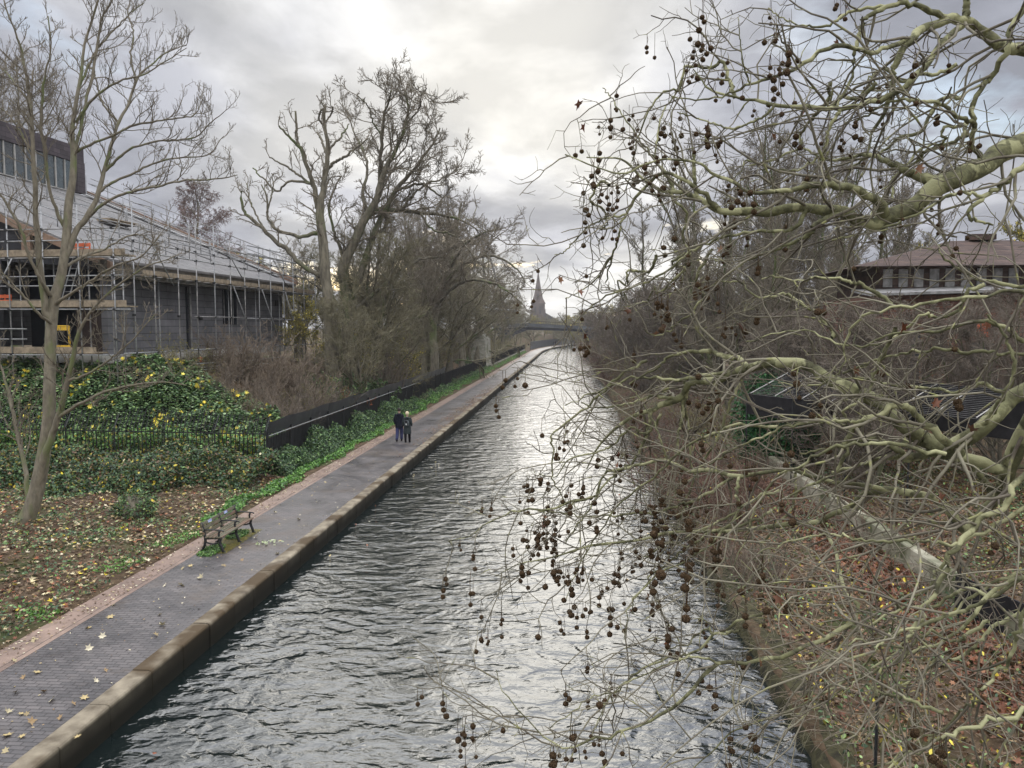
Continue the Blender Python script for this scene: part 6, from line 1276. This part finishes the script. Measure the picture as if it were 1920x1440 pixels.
a = spawn(rng, P_, R_, 2, .3, 1, (30, 70), (.2, .4), None, .6, keep=.5, rmin=.003); P2, R2 = grow(rng, *a, 3, .4); stuff(Geo().add(*tube_geo(P2, R2, 3)), 'bramble_twigs', 'thin side twigs of the brambles on the far bank', M['twig_brown'], 'brambles')
# overhanging weeds at the water edge
n = 2600; y = rng.uniform(6, 80, n); p = np.stack([np.full(n, 4.1)+rng.random(n)*.3, y, np.full(n, -.1)], 1); d = nrm(rng.normal(size=(n, 3))*[.4, .6, .3]+[-.8, 0, .35]); P_, R_ = grow(rng, p, d, rng.uniform(.3, 1.1, n), np.full(n, .005), 5, .3, (0, 0, -1.3)); stuff(Geo().add(*tube_geo(P_, R_, 3)), 'edge_weeds', 'dead weeds trailing over the far bank towards the water', M['twig_olive'])
# iron posts on the bank, cage with pale bars and a dark netting wall
def hut():
    r = tag(empty('animal_enclosure', (12.3, 27, .6)), 'low wire enclosure with pale bars and dark netting walls behind the far bank', 'enclosure'); rl = Vector(r.location)
    g = Geo(); 
    a0 = at(1470, 700, 31); a1 = at(1920, 770, 22.5); b0 = at(1500, 790, 29.5); 
    z0, z1 = .4, a0[2]
    A2, B2 = a0[:2], a1[:2]; dr = (B2-A2)/np.linalg.norm(B2-A2); nn = np.array([dr[1], -dr[0]])
    if nn@np.array([0, -1]) < 0: nn = -nn
    put(Geo().prism([[*A2, z1-1.5], [*B2, z1-1.5], [*B2, z1], [*A2, z1]], [*(-nn*.05), 0]).obj('netting_wall', M['netting']), r, rl)
    F2 = A2+nn*1.9; G2 = B2+nn*1.9; zf = z1-.75
    put(Geo().prism([[*F2, zf-.8], [*(F2+(G2-F2)*.35), zf-.8], [*(F2+(G2-F2)*.35), zf], [*F2, zf]], [*(-nn*.04), 0]).obj('netting_wall', M['netting']), r, rl)
    L_ = np.linalg.norm(B2-A2)
    for s_ in np.arange(.2, L_, 1.3):
        p, q = A2+dr*s_, F2+dr*s_; put(Geo().tube([[*p, z1+.03], [*q, zf+.03]], .018, 6).obj('bar', M['white_trim']), r, rl)
    gw = Geo()
    for s_ in np.arange(0, L_, 2.4):
        p = F2+dr*s_; put(Geo().tube([[*p, z0-.4], [*p, zf]], .03, 6).obj("post", M["iron"]), r, rl)
    for k in np.linspace(0, 1, 18):
        p = A2+(F2-A2)*k; q = B2+(G2-B2)*k; z_ = z1+(zf-z1)*k; gw.tube([[*p, z_], [*q, z_]], .004, 3)
    put(gw.obj('wire', M['galv_dark']), r, rl)
hut()
ib = at(1460, 725, 33); r = tag(empty('ivy_mass', (ib[0], ib[1], tz(ib[0], ib[1]))), 'big glossy green ivy clump beside the wire enclosure', 'bush')
a = nrm(rng.normal(size=(16000, 3))); P = np.array([ib[0], ib[1], 2.2])+a*[1.7, 1.4, 2.2]*(.72+.3*rng.random((16000, 1)))*(1+.18*np.sin(a[:, :1]*7+a[:, 1:2]*5)); P = P[P[:, 2] > tz(ib[0], ib[1])]
o = leaves(P, rng, .14, [hexc(x) for x in ('1f4a26', '2c5e30', '25552c', '3a6b36')], OVAL, .25).obj('foliage', M['leaf']); put(o, r, r.location)
put(Geo().tube([[ib[0], ib[1], .2], [ib[0], ib[1], 3]], .25, 8).obj('trunk', M['bark_dark']), r, r.location)
# black panel added to stand in for dark soil, low right
a0, a1 = at(1800, 880, 15.5), at(2050, 930, 12.5); g = Geo(); g.prism([[a0[0], a0[1], .5], [a1[0], a1[1], .5], [a1[0], a1[1], 1.3], [a0[0], a0[1], 1.3]], [.03, .05, 0]); tag(g.obj('dark_soil_panel', M['netting']), 'black panel standing in for dark soil on the far bank beyond the low concrete wall', 'fence')
for i, (px, py_, d) in enumerate(((1650, 1190, 10.5), (1408, 800, 24), (1806, 940, 15))):
    p = at(px, py_, d); z = tz(p[0], p[1]); o = Geo().tube([[p[0], p[1], z-.1], [p[0], p[1], z+1.3]], .022, 6).obj('iron_post', M['iron']); tag(o, ['thin iron stake among the brambles next to the water', 'thin iron stake by the big ivy clump', 'thin iron stake beside the black panel'][i], 'post', 'iron stakes on the far bank')
# brick building with shallow roof
M['brick'] = mat_shingle('brick_brown', (.15, .075, .058), (.20, .11, .08), .5, .16, .3, (.06, .05, .045)); M['tileroof'] = mat_shingle('roof_tiles', (.065, .043, .036), (.095, .064, .052), .5, .3, .35, (.03, .025, .025)); M['orangebrick'] = mat_shingle('brick_orange', (.17, .09, .05), (.21, .12, .07), .5, .16, .2, (.14, .11, .09))
kd = 36; ko = at(1650, 650, kd); kz = tz(ko[0], ko[1]); kb = tag(empty('brick_building', (ko[0]+5, ko[1]+4, kz)), 'brown brick building with a shallow tiled roof and pale clerestory behind the branches', 'building'); kl = Vector(kb.location)
ex = nrm(np.array([Rv[0], Rv[1], 0])+np.array([Fv[0], Fv[1], 0])*-.12); ey_ = np.array([-ex[1], ex[0], 0]); AK = np.array([ex, ey_, Zv]); K0 = np.array([ko[0], ko[1], 0])
def K(x, y, z): return K0+ex*x+ey_*y+Zv*z
def kp(g, name, mat, par=None):
    o = g.obj(name, mat)
    if par: o.parent = par
    else: put(o, kb, kl)
    return o
zr = lambda py: CAMZ+(615-py)/FPX*kd
kp(Geo().box(K(6.5, 5, (kz+zr(560))/2), (13, 9.4, zr(560)-kz+.4), AK), 'wall', M['brick'])
kp(Geo().prism([K(-.7, -.4, zr(556)), K(14, -.4, zr(540)), K(14, 2.2, zr(528)), K(-.7, 2.2, zr(544))], Zv*.12), 'lower_roof', M['galv_dark'])
kp(Geo().box(K(6.6, 5.6, (zr(548)+zr(496))/2), (12, 7, zr(496)-zr(548)), AK), 'clerestory', M['tileroof'])
for i in range(15): 
    w_ = kp(Geo().box(K(.95+i*.72, 2.06, (zr(535)+zr(500))/2), (.42, .06, zr(500)-zr(535)), AK), 'window', M['galv_dark'])
z0, z1 = zr(497), zr(432)
V = [K(-.9, 1.0, z0), K(14.3, 1.0, z0), K(14.3, 10.5, z0), K(-.9, 10.5, z0), K(5.2, 5.5, z1), K(8.2, 5.5, z1)]
g = Geo().add(V, [np.array([[0, 1, 5, 4], [2, 3, 4, 5], [3, 2, 1, 0]]), np.array([[1, 2, 5], [3, 0, 4]])]); kp(g, 'roof', M['tileroof'])
kp(Geo().box(K(6.7, 5.5, z1+.15), (1.2, .8, .3), AK), 'ridge_vent', M['tileroof'])
for x, w_, z_a, z_b, mt, nm in ((.6, 1.1, 4.4, 2.2, 'white_trim', 'pale_panel'), (2.5, 1.4, 6.3, .9, 'orangebrick', 'orange_panel'), (4.6, .5, 6.7, 5.9, 'orange', 'red_sign'), (1.6, .5, 6.2, 1.0, 'iron', 'dark_door'), (4.6, 1.0, 5.6, 3.8, 'glass', 'window'), (8.0, 1.6, 5.6, 3.9, 'glass', 'window'), (11, 1.6, 5.6, 3.9, 'glass', 'window')):
    kp(Geo().box(K(x, .24, (z_a+z_b)/2), (w_, .1, z_a-z_b), AK), nm, M[mt])
# ---------------------------------------------------------------- haze
hz = Geo().box([-100, 480, 28.5], (1700, 2100, 66)).obj('haze', None)
mh = bpy.data.materials.new('haze_air'); mh.use_nodes = True; th = mh.node_tree; th.nodes.clear()
ho = N(th, 'ShaderNodeOutputMaterial'); hv = N(th, 'ShaderNodeVolumePrincipled'); hv.inputs['Color'].default_value = (.86, .88, .92, 1); hv.inputs['Density'].default_value = .00025; hv.inputs['Anisotropy'].default_value = .2
L(th, hv.outputs[0], ho.inputs['Volume']); hz.data.materials.append(mh); hz['kind'] = 'stuff'; hz['label'] = 'faint winter haze softening the far trees and church'; hz['category'] = 'haze'
SC.cycles.volume_bounces = 1
